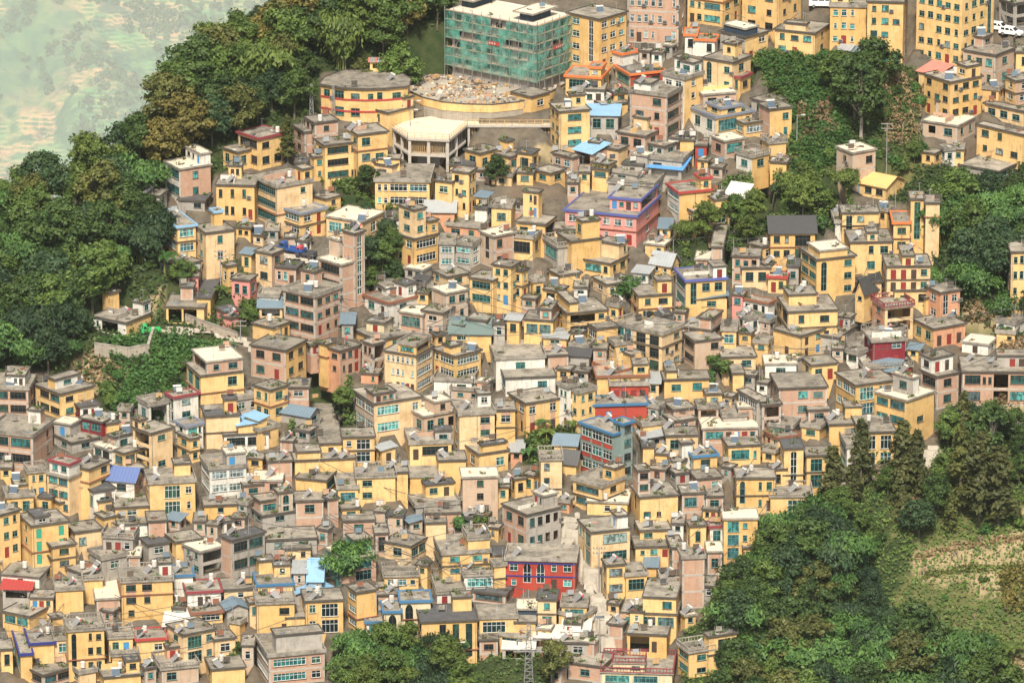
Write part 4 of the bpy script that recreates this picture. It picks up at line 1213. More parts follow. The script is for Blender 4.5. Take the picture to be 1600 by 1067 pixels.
SURF.append(([(B.mw @ Vector((x, y, 0))).xy.to_tuple() for x, y in poly], B.ztop, B.house, B))
# the demolition yard: a walled terrace heaped with rubble
out = [(636, 141), (662, 153), (692, 160), (726, 163), (768, 164), (806, 160), (838, 154), (862, 143), (886, 130), (850, 122), (800, 119), (750, 116), (712, 117), (664, 118), (640, 124)]
B, poly, hz, rng = poly_house(out, (726, 185), 164, None, 'Y', 'walled_yard')
mb = MB(); mb.prism(poly, -4, hz*.42, M['stone'], M['soil'], False); mb.build('retaining_wall', B.house)
mb = MB(); mb.prism(offset(poly, .10), hz*.42, hz-.05, M['Y'], M['lane'], False); mb.build('wall', B.house)
mb = MB(); mb.ring(offset(poly, .16), offset(poly, -.12), hz-.05, hz+.14, M['edge']); mb.build('coping', B.house)
tag(B.house, 'yellow-walled curved terrace strewn with building rubble before the netted block', 'yard'); YARD = B; YARDZ = B.mw.translation.z+hz-.05
rr = np.random.default_rng(5); rub = MB(); cols = [M['edgew'], M['roof'], M['B'], M['soil'], M['soil'], M['wood'], M['greysheet'], M['roofw'], M['edge'], M['dwood'], M['frame_c']]
outw = [(p[0], p[1]) for p in poly]; k = 0
while k < 2200:
    x = rr.uniform(min(p[0] for p in outw), max(p[0] for p in outw)); y = rr.uniform(min(p[1] for p in outw), max(p[1] for p in outw))
    if not inpoly(np.array([x]), np.array([y]), offset(outw, -.5))[0]: continue
    if rr.random() > (vnoise(np.array([x/3.5]), np.array([y/2.5]), 8)[0]-.25)*1.7: k += .35; continue
    k += 1; s = rr.uniform(.08, .42)*(2.2 if rr.random() < .05 else 1); hgt = .5*max(0, vnoise(np.array([x/3]), np.array([y/3]), 4)[0]-.35)*2
    X, Y, Z = B.mw.translation.x+x, B.mw.translation.y+y, YARDZ+hgt*.6; d = Vector((rr.normal(), rr.normal(), rr.normal()*.35)).normalized()*s; mt = cols[rr.integers(len(cols))]
    rub.bar((X-d.x, Y-d.y, Z+.05-d.z*.3), (X+d.x, Y+d.y, Z+.1+d.z*.5), s*rr.uniform(.3, 1.2), mt)
tag(rub.build('rubble'), kind='stuff')
# the concrete deck on posts, and its propped arm
out = [(612, 199), (637, 216), (702, 219), (730, 196), (800, 196.5), (871, 196), (862, 178), (800, 182), (730, 185), (672, 182), (642, 186)]
B, poly, hz, rng = poly_house(out, (670, 262), 218, None, 'G', 'concrete_deck'); m = M['frame_c']; DZ = hz
mb = MB(); mb.prism(poly, hz-.42, hz, M['frame_c'], M['roofw']); mb.build('deck_slab', B.house)
hexp = poly[:4]+poly[8:]; zl = hz*.42
mb = MB(); mb.prism(offset(hexp, -.25), zl-.35, zl, m); mb.build('lower_slab', B.house)
def along(a, b, n): return [(a[0]+(b[0]-a[0])*t/n, a[1]+(b[1]-a[1])*t/n) for t in range(n+1)]
edge = offset(hexp, -.5)
for a, b, n in ((edge[0], edge[1], 2), (edge[1], edge[2], 2), (edge[2], edge[3], 2)):
    for x, y in along(a, b, n)[:-1]:
        mb = MB(); mb.box(x-.28, x+.28, y-.28, y+.28, -4, hz-.42, m); mb.build('column', B.house)
ins = offset(hexp, -2.6); mb = MB(); mb.prism(ins, -3.5, hz-.42, M['G'], None, False); mb.build('inner_wall', B.house)
pm = MB(); pm.bar((0, 0, 0), (0, 0, 1), .13, M['wood']); pm = pm.mesh('timber_prop')
def prop(x, y, z0, z1): o = put('timber_prop', pm, B.house, (x, y, z0)); o.scale = (1, 1, z1-z0); o.rotation_euler = (rg.uniform(-.03, .03), rg.uniform(-.03, .03), 0)
e2 = offset(hexp, -1.1)
for a, b, n in ((e2[0], e2[1], 8), (e2[1], e2[2], 16), (e2[2], e2[3], 8)):
    for x, y in along(a, b, n): prop(x, y, zl, hz-.42)
for row in (.9, 2.2):
    for x, y in along((poly[3][0]+.5, poly[3][1]+row), (poly[5][0]-.3, poly[5][1]+row), 34):
        zg = SLOPE*(B.mw.translation.y+y)-B.mw.translation.z; prop(x+rg.uniform(-.15, .15), y, max(zg-3.4, hz-4.4), hz-.42)
for x, y in along((poly[3][0]+.3, poly[3][1]+.5), (poly[5][0]-.3, poly[5][1]+.5), 4): mb = MB(); mb.box(x-.22, x+.22, y-.2, y+.2, hz-6, hz-.42, m); mb.build('column', B.house)
mb = MB()
for i in list(range(len(poly)-1)):
    if i in (6, 7, 8, 9): continue
    a, b = poly[i], poly[i+1]; L = math.dist(a, b); n = max(2, int(L/1.3))
    for x, y in along(a, b, n): mb.bar((x, y, hz), (x, y, hz+1.1), .08, M['Y'])
    for z in (.55, 1.05): mb.bar((*a, hz+z), (*b, hz+z), .07, M['Y'])
mb.build('guard_rail', B.house); PADS[-1] = ([(B.mw @ Vector((x, y, 0))).xy.to_tuple() for x, y in hexp], B.mw.translation.z)
tag(B.house, 'bright concrete deck on tall columns with a long arm propped by timber poles', 'deck'); DECK = B
REFS = [('concrete deck', (690, 220)), ('demolition yard', (760, 150))]
# ------------------------------------------------------------------ the small houses and sheds that fill the gaps between the others
def hull(pts):
    pts = sorted(set(pts)); 
    def half(ps):
        r = []
        for p in ps:
            while len(r) > 1 and (r[-1][0]-r[-2][0])*(p[1]-r[-2][1])-(r[-1][1]-r[-2][1])*(p[0]-r[-2][0]) <= 0: r.pop()
            r.append(p)
        return r
    a = half(pts); b = half(pts[::-1]); return a[:-1]+b[:-1]
CS = 3; cw, ch_ = 1600//CS+1, 1067//CS+1; cover_ = np.zeros((ch_, cw), bool); qx, qy = np.meshgrid(np.arange(cw)*CS+CS/2, np.arange(ch_)*CS+CS/2)
def mark(poly): cover_[inpoly(qx, qy, poly)] = True
for B in HOUSES:
    for b in [B]+[s[1] for s in B.subs]:
        x0, y0, x1, y1 = b.bbox
        if b is not B: cover_[int(max(0, y0)/CS):int(max(0, y1)/CS)+1, int(max(0, x0)/CS):int(max(0, x1)/CS)+1] = True
for poly, z, h, b in SURF:
    top = [proj((x, y, z+.3)) for x, y in poly]; bot = [(x, min(1080, b.bbox[3] if b.bbox else y)) for x, y in top]; low = [proj((x, y, (hit_z(*top[0], z)).z-1.5)) for x, y in poly]
    mark(hull([tuple(map(float, p)) for p in top+low]))
for B in HOUSES: x0, y0, x1, y1 = B.bbox; cover_[int(max(0, y0)/CS):int(max(0, y1)/CS)+1, int(max(0, x0)/CS):int(max(0, x1)/CS)+1] = True
LANES = dict(upper_road=[(1545, 30), (1600, 62), (1660, 90), (1660, 50), (1600, 30), (1560, 14)], lane=[(898, 800), (902, 870), (918, 930), (935, 1000), (968, 1020), (960, 980), (942, 930), (934, 890), (912, 860), (904, 800)],
  field_path=[(225, 540), (262, 526), (330, 523), (380, 540), (400, 560), (404, 552), (385, 532), (330, 516), (258, 518), (215, 530)], truck_yard=[(445, 385), (488, 400), (488, 416), (440, 402)], pale_yard=[(1440, 735), (1475, 722), (1470, 700), (1450, 700), (1435, 715)], border_lane=[(0, 880), (60, 898), (66, 890), (0, 862)], grey_yard=[(876, 806), (900, 812), (902, 860), (878, 860)])
for p in GREEN+SOIL+GRASS+list(LANES.values()): mark(p)
mark([(600, 170), (900, 170), (900, 265), (600, 265)]); mark([(0, 0), (700, 0), (480, 200), (350, 270), (220, 300), (240, 400), (400, 480), (300, 640), (0, 580)]); mark([(470, 555), (565, 555), (565, 625), (470, 625)]); mark([(620, 110), (890, 110), (890, 190), (620, 190)]); mark([(1180, 60), (1300, 60), (1300, 250), (1180, 250)]); mark([(1130, 870), (1600, 760), (1600, 1067), (1100, 1067)])
irng = random.Random(77); rows = []
for y in range(int(1075/CS)-1, int(70/CS), -1):
    x = 1
    while x < cw-8:
        if y < ch_ and not cover_[y, x]:
            w = 0
            while x+w < cw and not cover_[y, x+w] and w < 26: w += 1
            hh = 0
            while y-hh > 0 and hh < 17 and cover_[y-hh, x:x+w].mean() < .12: hh += 1
            if w >= 6 and hh >= 4:
                W = w*CS; Hh = hh*CS; L = W*irng.choice([.75, .8, .3, .85, .65]); dp = (W-L); rise = min(Hh*.42, 22); wall_h = max(9, Hh-rise-irng.uniform(0, 4)); px0 = x*CS; yb = y*CS+CS
                wc = irng.choices(['Y', 'B', 'G', 'K', 'W', 'O'], [5, 2, 2, 1.5, .8, .4])[0]; code = irng.choice(['1', '1d', '2', 'd', 'g', 'z1']) if L > 22 else '1'
                st = irng.choices(['f', 'l', 'k', 'p', 'w', 'sh=greysheet', 'sh=slate', 'sh=blue'], [6, 2, 1.5, 2, .7, .7, .5, .25])[0]
                rows.append(f'{px0*4:.0f} {(px0+L)*4:.0f} {(px0+W)*4:.0f} {(yb-wall_h)*4:.0f} {wall_h*4:.0f} {wc} {code} {irng.choice(["0", "1", "d", "1"])} {st}')
                cover_[max(0, y-hh):y+1, x:x+w] = True; x += w; continue
        x += 1
N_MAIN = len(HOUSES)
for B in list(HOUSES):
    if not hasattr(B, 'a') or B.st == 'none' or any(p == '+' for p, _ in B.subs) or B.short in ('red and blue building', 'bright red house'): continue
    r_ = random.Random(int(B.px[0]*13+B.px[1]*7))
    if B.a > 6 and B.b > 5:
        if r_.random() < .55: roof_hut(B, r_)
        if r_.random() < .45: roof_walls(B, r_)
build_tile(0, 0, '\n'.join(rows))
_ = 0
for B in HOUSES[N_MAIN:]: B.house.name = 'shed'; B.o['infill'] = 1
print('infill', len(rows), 'houses', len(HOUSES))
def ground(X, Y):
    yc = np.interp(X, cr_x, cr_y, left=cr_y[0], right=1e4)
    z = np.where(Y < yc, SLOPE*Y, SLOPE*yc-.62*(Y-yc)); return z
gx = np.arange(-185, 186, 1.25); gy = np.arange(-190, 262, 1.25)
GX, GY = np.meshgrid(gx, gy); GZ = ground(GX, GY)
PX, PY = np_proj(GX, GY, GZ)
JX, JY = PX+fbm(GX/5, GY/5, 4, 71)*70, PY+fbm(GX/5, GY/5, 4, 75)*45
gm = np.zeros(GX.shape); sm = np.zeros(GX.shape); gr = np.zeros(GX.shape)
for p in GREEN: gm[inpoly(PX, PY, p)] = 1
for p in SOIL: sm[inpoly(JX, JY, p)] = 1
for p in GRASS: gr[inpoly(JX, JY, p)] = 1
gm[(PX > 1618) | (PY > 1095)] = 1
GZ = GZ+gm*(1-sm)*(fbm(GX/9, GY/9, 4, 3)*2.4)+fbm(GX/3, GY/3, 2, 9)*.25
for poly, z in PADS:
    po = offset(poly, 1.3); xs = [p[0] for p in po]; ys = [p[1] for p in po]
    i0, i1 = np.searchsorted(gx, [min(xs), max(xs)]); j0, j1 = np.searchsorted(gy, [min(ys), max(ys)])
    if i1 <= i0 or j1 <= j0: continue
    sx, sy = GX[j0:j1, i0:i1], GY[j0:j1, i0:i1]; ins = np.ones(sx.shape, bool)
    for k in range(len(po)):
        a = po[k]; b = po[(k+1) % len(po)]; ins &= ((b[0]-a[0])*(sy-a[1])-(b[1]-a[1])*(sx-a[0])) >= 0
    sub = GZ[j0:j1, i0:i1]; sub[ins] = np.minimum(sub[ins], z-.02)
def grid_mesh(name, xs, ys, Z, mat, attrs=None):
    nx, ny = len(xs), len(ys); XX, YY = np.meshgrid(xs, ys)
    co = np.stack([XX, YY, Z], -1).reshape(-1, 3).astype(np.float32)
    idx = np.arange(nx*ny).reshape(ny, nx); q = np.stack([idx[:-1, :-1], idx[:-1, 1:], idx[1:, 1:], idx[1:, :-1]], -1).reshape(-1, 4)
    me = np_mesh(name, co, q, mat)
    for k, v in (attrs or {}).items():
        a = me.attributes.new(k, 'FLOAT', 'POINT'); a.data.foreach_set('value', v.reshape(-1).astype(np.float32))
    return me
def np_mesh(name, co, quads, mat):
    me = bpy.data.meshes.new(name); co = np.asarray(co, np.float32); quads = np.asarray(quads, np.int32); k = quads.shape[1]
    me.vertices.add(len(co)); me.vertices.foreach_set('co', co.ravel()); me.loops.add(quads.size); me.loops.foreach_set('vertex_index', quads.ravel())
    me.polygons.add(len(quads)); me.polygons.foreach_set('loop_start', np.arange(0, quads.size, k, dtype=np.int32)); me.update(calc_edges=True)
    if mat: me.materials.append(mat)
    return me
def ground_mat():
    m, n, l, b = nmat('hillside_ground'); pos = geo_pos(n)
    def at(k): x = n.new('ShaderNodeAttribute'); x.attribute_name = k; return x.outputs['Fac']
    n1 = ramp(n, l, noise(n, l, pos, .5, 6, .65), .35, .7); n2 = ramp(n, l, noise(n, l, pos, .12, 4), .4, .65)
    town = mixc(n, l, n1, (.14, .125, .10), (.055, .05, .042)); town = mixc(n, l, mnode(n, 'MULTIPLY', n2, .5, l), town, (.16, .11, .07))
    green = mixc(n, l, n1, (.022, .040, .014), (.06, .068, .026)); green = mixc(n, l, mnode(n, 'MULTIPLY', n2, .5, l), green, (.018, .032, .013))
    soil = mixc(n, l, n1, (.36, .27, .165), (.17, .16, .075)); grass = mixc(n, l, n1, (.05, .075, .022), (.14, .125, .055))
    c = mixc(n, l, at('green'), town, green); c = mixc(n, l, at('soil'), c, soil); c = mixc(n, l, at('grass'), c, grass)
    l.new(c, b.inputs['Base Color']); b.inputs['Roughness'].default_value = .95; b.inputs['Specular IOR Level'].default_value = .15
    bump(n, l, b, noise(n, l, pos, 2.5, 5), .6, .2); return m
MG = ground_mat()
o = put('hillside', grid_mesh('hillside', gx, gy, GZ, MG, dict(green=gm, soil=sm, grass=gr))); tag(o, kind='structure')
# the slopes round the village, down into the valley
vx = np.array([-15000, -3000, -2000, -1200, -700, -400, -260, -184, -120, -60, 0, 60, 120, 184, 260, 400, 700, 1200, 2000, 3000, 15000], float)
vy = np.concatenate([np.arange(-1250, -189, 50), np.arange(-180, 260, 20), [262, 300, 360, 450, 600, 900, 1400, 2000, 2800, 3800, 5000, 6500, 9000, 14000, 22000, 33300]]).astype(float)
VX, VY = np.meshgrid(vx, vy); yc = np.interp(VX, cr_x, cr_y, left=-10, right=258); yc = np.where(VX < cr_x[0], cr_y[0]+.25*(VX-cr_x[0]), yc); yc = np.minimum(yc, 258)
VZ = np.where(VY < yc, SLOPE*VY, SLOPE*yc-.62*(VY-yc)); VZ = np.maximum(VZ, -13300)
inside = (np.abs(VX) < 186) & (VY > -191) & (VY < 261); VZ = VZ-np.where(inside, 9, 0.4)
o = put('valley_slope', grid_mesh('valley_slope', vx, vy, VZ, MG, dict(green=np.ones(VX.shape), soil=np.zeros(VX.shape), grass=np.zeros(VX.shape)))); tag(o, kind='structure')
# far terraced mountainside
fx = np.concatenate([np.linspace(-4400, -1350, 30)[:-1], np.arange(-1350, -250, 5.5), np.linspace(-250, 4400, 40)])
fy = np.concatenate([np.linspace(8900, 9800, 20)[:-1], np.arange(9850, 11050, 1.7), np.linspace(11100, 15600, 60)])
FX, FY = np.meshgrid(fx, fy); FZ = -3640+.565*(FY-9000)
big = fbm(FX/360+FY/1200, FY/800, 4, 21)*300+fbm(FX/95, FY/95, 5, 33)*105; FZ = FZ+big*np.clip((FY-8900)/500, 0, 1)
tmask = np.clip((fbm(FX/240, FY/240, 3, 5)+.12)*7, 0, 1); st = 7.0
q = FZ/st; fr_ = q-np.floor(q); stp = st*(np.floor(q)+np.clip((fr_-.62)/.38, 0, 1)); FZ = FZ*(1-tmask)+stp*tmask
FZ = np.minimum(FZ, 250)
def far_mat():
    m, n, l, b = nmat('terraced_mountainside'); pos = geo_pos(n)
    at = n.new('ShaderNodeAttribute'); at.attribute_name = 'terrace'
    g = n.new('ShaderNodeNewGeometry'); sx = n.new('ShaderNodeSeparateXYZ'); l.new(g.outputs['Normal'], sx.inputs[0])
    flat = ramp(n, l, sx.outputs[2], .62, .90)
    a = ramp(n, l, noise(n, l, vscale(n, l, pos, (1, 1, 2.5)), .0024, 7, .66), .43, .56); c2 = ramp(n, l, noise(n, l, pos, .010, 6, .65), .40, .64)
    field = mixc(n, l, a, (.15, .34, .12), (.78, .40, .22)); field = mixc(n, l, mnode(n, 'MULTIPLY', c2, .5, l), field, (.20, .40, .14))
    bank = mixc(n, l, c2, (.06, .15, .08), (.13, .22, .08))
    c = mixc(n, l, mnode(n, 'MULTIPLY', flat, at.outputs['Fac'], l), bank, field)
    d = ramp(n, l, noise(n, l, pos, .0030, 7, .7), .52, .60); c = mixc(n, l, mnode(n, 'MULTIPLY', d, .8, l), c, (.02, .07, .05))
    l.new(c, b.inputs['Base Color']); b.inputs['Roughness'].default_value = 1; b.inputs['Specular IOR Level'].default_value = 0; return m
FX, FY, FZ = [c+(v-c)*3.4 for v, c in ((FX, CAM.x), (FY, CAM.y), (FZ, CAM.z))]; fx = FX[0]; fy = FY[:, 0]
FX0, FY0, FZ0 = FX, FY, FZ
o = put('terraced_mountain', grid_mesh('terraced_mountain', fx, fy, FZ, far_mat(), dict(terrace=tmask*.75+.25))); tag(o, kind='structure')
# bushes and tree clumps scattered over the far terraces
fr2 = np.random.default_rng(12); xx = fr2.uniform(-4100, -1000, 16000); yy = fr2.uniform(34500, 40500, 16000); dens = fbm(xx/520, yy/800, 4, 61)+fbm(xx/150, yy/150, 2, 62)*.5; k = dens > .06; xx, yy = xx[k][:3000], yy[k][:3000]
jx = np.clip(np.searchsorted(fx, xx), 0, len(fx)-1); jy = np.clip(np.searchsorted(fy, yy), 0, len(fy)-1); zz = FZ0[jy, jx]; pts = []; nr_ = []
for x, y, z in zip(xx, yy, zz):
    s = fr2.uniform(9, 30); dd = fr2.normal(0, 1, (22, 3)); dd /= np.linalg.norm(dd, axis=1, keepdims=True); pts.append(np.array([x, y, z+s*.8])+dd*s*[1, 1, 1.2]); nr_.append(dd+[0, 0, .5])
FAR_PTS, FAR_NRM = np.concatenate(pts), np.concatenate(nr_)
# the air between: one closed box of even haze
mb = MB(); mb.box(-15300, 15300, -1300, 57200, -15000, 352, None); mb.mats = []
hz = bpy.data.meshes.new('haze'); hz.from_pydata(mb.v, [], mb.f)
m = bpy.data.materials.new('pale_air'); m.use_nodes = True; n = m.node_tree.nodes; l = m.node_tree.links; n.remove(n['Principled BSDF'])
pv = n.new('ShaderNodeVolumePrincipled'); pv.inputs['Color'].default_value = (.90, .97, .97, 1); pv.inputs['Density'].default_value = HAZE_DENSITY; pv.inputs['Anisotropy'].default_value = 0.0
l.new(pv.outputs[0], n['Material Output'].inputs['Volume']); m.volume_intersection_method = 'FAST' if hasattr(m, 'volume_intersection_method') else None; hz.materials.append(m)
if HAZE_ON: tag(put('haze', hz), kind='stuff')
def gz(x, y):
    i = int(np.clip(round((x-gx[0])/1.25), 0, len(gx)-1)); j = int(np.clip(round((y-gy[0])/1.25), 0, len(gy)-1)); return float(GZ[j, i])
def at_px(px, py):
    p = hit(px, py); z = gz(p.x, p.y) if abs(p.x) < 184 and -189 < p.y < 260 else p.z; return Vector((p.x, p.y, z))
# ------------------------------------------------------------------ lanes, walls, vehicles, poles
def strip(name, pts, mat, lift=.06):
    xs = [p[0] for p in pts]; ys = [p[1] for p in pts]; P = [at_px(*p) for p in pts]; n = len(P); c = [(p.x, p.y) for p in P]
    me_v = []; me_f = []; st_ = .3; x0, x1 = min(p[0] for p in c), max(p[0] for p in c); y0, y1 = min(p[1] for p in c), max(p[1] for p in c)
    X = np.arange(x0, x1+st_, st_); Y = np.arange(y0, y1+st_, st_); XX, YY = np.meshgrid(X, Y); ok = inpoly(XX, YY, c); Z = np.array([[max(gz(a-.6, b), gz(a+.6, b), gz(a, b+.6), gz(a, b-.6)) for a in X] for b in Y])+lift
    idx = np.arange(XX.size).reshape(XX.shape); q = np.stack([idx[:-1, :-1], idx[:-1, 1:], idx[1:, 1:], idx[1:, :-1]], -1).reshape(-1, 4); kk = ok.reshape(-1)[q].sum(1) >= 2; q = q[kk]
    if len(q): tag(put(name, np_mesh(name, np.stack([XX, YY, Z], -1).reshape(-1, 3), q, mat)), kind='structure')
for k_, p_ in LANES.items(): strip(k_, p_, M['asphalt'] if 'road' in k_ else M['lane'])
def wall_run(px, h, mat, label, name='retaining_wall', th=.4, drop=2.5):
    P = [at_px(*p) for p in px]; mb = MB(); root = empty(name, P[0]); o = P[0]
    cp = MB()
    for a, b in zip(P, P[1:]):
        d = (b-a); d.z = 0; d.normalize(); v = Vector((-d.y, d.x, 0))*th/2; 
        for m_, zz0, zz1, g in ((mb, -drop, h, 1), (cp, h+.002, h+.16, 1.25)):
            q = [a-v*g, b-v*g, b+v*g, a+v*g]; i = len(m_.v); m_.v += [tuple(Vector((p.x, p.y, p.z+z))-o) for z in (zz0, zz1) for p in q]
            for f in ((3, 2, 1, 0), (4, 5, 6, 7), (0, 1, 5, 4), (1, 2, 6, 5), (2, 3, 7, 6), (3, 0, 4, 7)): m_.f.append(tuple(i+k for k in f)); m_.m.append(m_.mi(mat if m_ is mb else M['edgew']))
    mb.build('stonework', root); cp.build('coping', root); tag(root, label, 'wall')
wall_run([(148, 556), (200, 563), (232, 560), (240, 535)], 2.6, M['stone'], 'grey rubble-stone retaining wall below the lone farmhouse')
wall_run([(290, 500), (330, 520), (372, 532)], 1.6, M['stone'], 'long low stone wall beside the curving field path')
wall_run([(262, 452), (300, 448), (330, 440)], .8, M['dwood'], 'dark timber garden fence above the plots', 'garden_fence', .12, 1)
def wheel(mb, x, y, r, w): mb.tube([(x, y-w/2, r), (x, y+w/2, r)], r, M['dsteel'], 14)
def vehicle(name, kind, px, py, heading, paint, label, L=4.5, W=1.8, Hh=1.6, cat='car'):
    P = at_px(px, py); root = empty(name, P, heading); prof = dict(
      suv=[(-.5, .20), (-.5, .58), (-.46, .64), (-.40, .97), (-.34, 1), (.10, 1), (.24, .62), (.46, .52), (.5, .40), (.5, .20)],
      van=[(-.5, .18), (-.5, .92), (-.47, 1), (.22, 1), (.38, .58), (.48, .45), (.5, .18)])[kind]
    def shell(pr, w0, w1, mat, inset=0):
        mb = MB(); n = len(pr); ws = [w0+(w1-w0)*max(0, (z-.55)/.45) for x, z in pr]
        for s in (-1, 1): mb.face([(x*L, s*w*W/2, z*Hh) for (x, z), w in (list(zip(pr, ws)) if s > 0 else list(zip(pr, ws))[::-1])][::-1] if s > 0 else [(x*L, s*w*W/2, z*Hh) for (x, z), w in list(zip(pr, ws))][::-1], mat)
        for i in range(n):
            j = (i+1) % n; mb.face([(pr[i][0]*L, -ws[i]*W/2, pr[i][1]*Hh), (pr[i][0]*L, ws[i]*W/2, pr[i][1]*Hh), (pr[j][0]*L, ws[j]*W/2, pr[j][1]*Hh), (pr[j][0]*L, -ws[j]*W/2, pr[j][1]*Hh)], mat)
        return mb
    b = shell(prof, 1, .82, paint).build('body', root)
    x0, x1 = (-.42, .19) if kind == 'suv' else (-.40, .33)
    for s in (-1, 1):
        for i in range(3):
            a = x0+(x1-x0)*i/3+.012; c = x0+(x1-x0)*(i+1)/3-.012; g = MB(); y0 = s*W/2*.965; y1 = s*W/2*.86; sh = .05*(i == 2)+.02; g.face([(a*L, y0, .66*Hh), (c*L, y0, .66*Hh), ((c-sh-(.06 if i == 2 else 0))*L, y1+s*.02, .93*Hh), ((a+sh*.3)*L, y1+s*.02, .93*Hh)], M['dwin']); g.build('side_window', root)
    g = MB(); fx0, fx1 = (.235, .115) if kind == 'suv' else (.375, .235); g.face([(fx0*L+.03, -W*.41, .64*Hh), (fx0*L+.03, W*.41, .64*Hh), (fx1*L+.03, W*.37, .96*Hh), (fx1*L+.03, -W*.37, .96*Hh)], M['dwin']); g.build('windscreen', root)
    for sx in (-.32, .31):
        for sy in (-1, 1):
            m_ = MB(); wheel(m_, 0, 0, .33, .22); w_ = m_.build('wheel', root, (sx*L, sy*(W/2-.08), 0)); m2 = MB(); m2.tube([(0, -.125, .33), (0, .125, .33)], .18, M['steel'], 10); m2.build('rim', w_)
    for sy in (-1, 1):
        m_ = MB(); m_.box(.47*L, .495*L+.02, sy*W*.36-.16, sy*W*.36+.16, .42*Hh, .50*Hh, M['whitesheet']); m_.build('headlight', root); m_ = MB(); m_.box(-.5*L-.02, -.49*L, sy*W*.40-.09, sy*W*.40+.09, .50*Hh, .66*Hh, M['red']); m_.build('tail_light', root)
    tag(root, label, cat, 'vehicles on the lanes'); return root
M['dwin'] = flat_mat('car_glass', (.015, .02, .024), .08, .1, 0, .7); M['carw'] = flat_mat('white_car_paint', (.80, .80, .79), .25, .03); M['cars'] = flat_mat('silver_car_paint', (.42, .43, .44), .25, .05, .4); M['carg'] = flat_mat('green_van_paint', (.05, .30, .20), .3, .05); M['carb'] = flat_mat('blue_cab_paint', (.03, .09, .30), .3, .05); M['tgreen'] = flat_mat('green_machine_paint', (.04, .42, .13), .35, .05)
vehicle('car', 'suv', 1561, 46, R(-28), M['carw'], 'white estate car parked farther up the upper road', 4.6)
vehicle('car', 'suv', 1580, 54, R(-28), M['carw'], 'white car parked nearer the brick wall on the upper road', 4.6)
vehicle('van', 'van', 1285, 11, R(-4), M['carw'], 'white minibus parked above the long yellow block', 5.2, 1.9, 2.1, 'van')
vehicle('van', 'van', 924, 944, R(-100), M['cars'], 'silver van coming down the concrete lane', 4.4, 1.7, 1.9, 'van')
vehicle('van', 'van', 1029, 1028, R(-95), M['carg'], 'green and white van parked under the stall of the teal-band house', 4.4, 1.7, 1.9, 'van')
def truck(px, py, hd, cabm, bedm, label, cat='truck', L=5.2):
    P = at_px(px, py); r = empty('flatbed_truck', P, hd); mb = MB(); mb.box(-L*.5, L*.5, -.45, .45, .5, .68, M['dsteel']); mb.build('chassis', r)
    mb = MB(); mb.prism([(L*.22, -.9), (L*.5, -.82), (L*.5, .82), (L*.22, .9)], .69, 1.45, cabm); mb.prism([(L*.22, -.86), (L*.42, -.78), (L*.42, .78), (L*.22, .86)], 1.453, 2.15, cabm); c = mb.build('cab', r)
    mb = MB(); mb.box(L*.43, L*.445, -.7, .7, 1.5, 2.05, M['dwin']); mb.build('windscreen', c)
    for s in (-1, 1): mb = MB(); mb.box(L*.25, L*.38, s*.865-.02, s*.865+.02, 1.5, 2.0, M['dwin']); mb.build('side_window', c)
    mb = MB(); mb.box(-L*.5, L*.19, -.95, .95, .70, .80, bedm); 
    for s in (-1, 1): mb.box(-L*.5, L*.19, s*.95-.04, s*.95+.04, .803, 1.3, bedm)
    mb.box(-L*.5, -L*.49, -.9, .9, .803, 1.3, bedm); mb.build('cargo_bed', r)
    for sx in (-.3, .33):
        for sy in (-1, 1): m_ = MB(); wheel(m_, 0, 0, .40, .26); m_.build('wheel', r, (sx*L, sy*.8, 0))
    tag(r, label, cat, 'vehicles on the lanes')
truck(456, 398, R(155), M['carb'], M['carb'], 'blue flatbed truck parked in the yard above the brick stair-tower house')
truck(478, 404, R(155), M['pinkend'], M['dsteel'], 'small red-cabbed cart truck behind the blue flatbed', 'truck', 3.8)
truck(236, 527, R(190), M['tgreen'], M['tgreen'], 'green farm tractor truck beside the lone farmhouse', 'tractor', 3.6)
def lamp_post(px, py, top, label, kind='street_lamp', arms=1, solar=False):
    P = at_px(px, py); h = hit_y(px, top, P.y).z-P.z; r = empty(kind, P); mb = MB(); mb.tube([(0, 0, -.8), (0, 0, h)], [.13, .08], M['steel'], 8); mb.build('pole', r)
    if kind == 'street_lamp':
        mb = MB()
        for s in ((1,) if arms == 1 else (-1, 1)): mb.bar((0, 0, h-.1), (s*1.0, -.2, h+.1), .07, M['steel'])
        mb.build('arm', r)
        for s in ((1,) if arms == 1 else (-1, 1)): mb = MB(); mb.box(s*1.15-.38, s*1.15+.38, -.36, -.04, h+.04, h+.2, M['whitesheet']); mb.build('lamp_head', r)
        if solar: mb = MB(); mb.prism([(-.8, -.55), (.8, -.55), (.8, .55), (-.8, .55)], h+.5, h+.56, M['dtubes']); o = mb.build('solar_panel', r); mb = MB(); mb.bar((0, 0, h), (0, 0, h+.5), .08, M['steel']); mb.build('panel_post', r)
    else:
        for k in range(2): mb = MB(); mb.box(-1.1, 1.1, -.06, .06, h-.3-k*.9, h-.16-k*.9, M['steel']); c = mb.build('cross_arm', r); 
        mb = MB()
        for k in range(2):
            for x in (-1, -.4, .4, 1): mb.tube([(x, 0, h-.16-k*.9), (x, 0, h+.1-k*.9)], .07, M['brown'], 6)
        mb.build('insulators', r)
    tag(r, label, 'lamp post' if kind == 'street_lamp' else 'utility pole'); return P, h
lamp_post(1385, 258, 192, 'grey double-armed pole standing on the grassy slope', 'utility_pole'); lamp_post(1245, 228, 180, 'slim grey lamp pole at the edge of the vine slope'); lamp_post(713, 1075, 1003, 'tall grey lamp pole before the three-slit house')
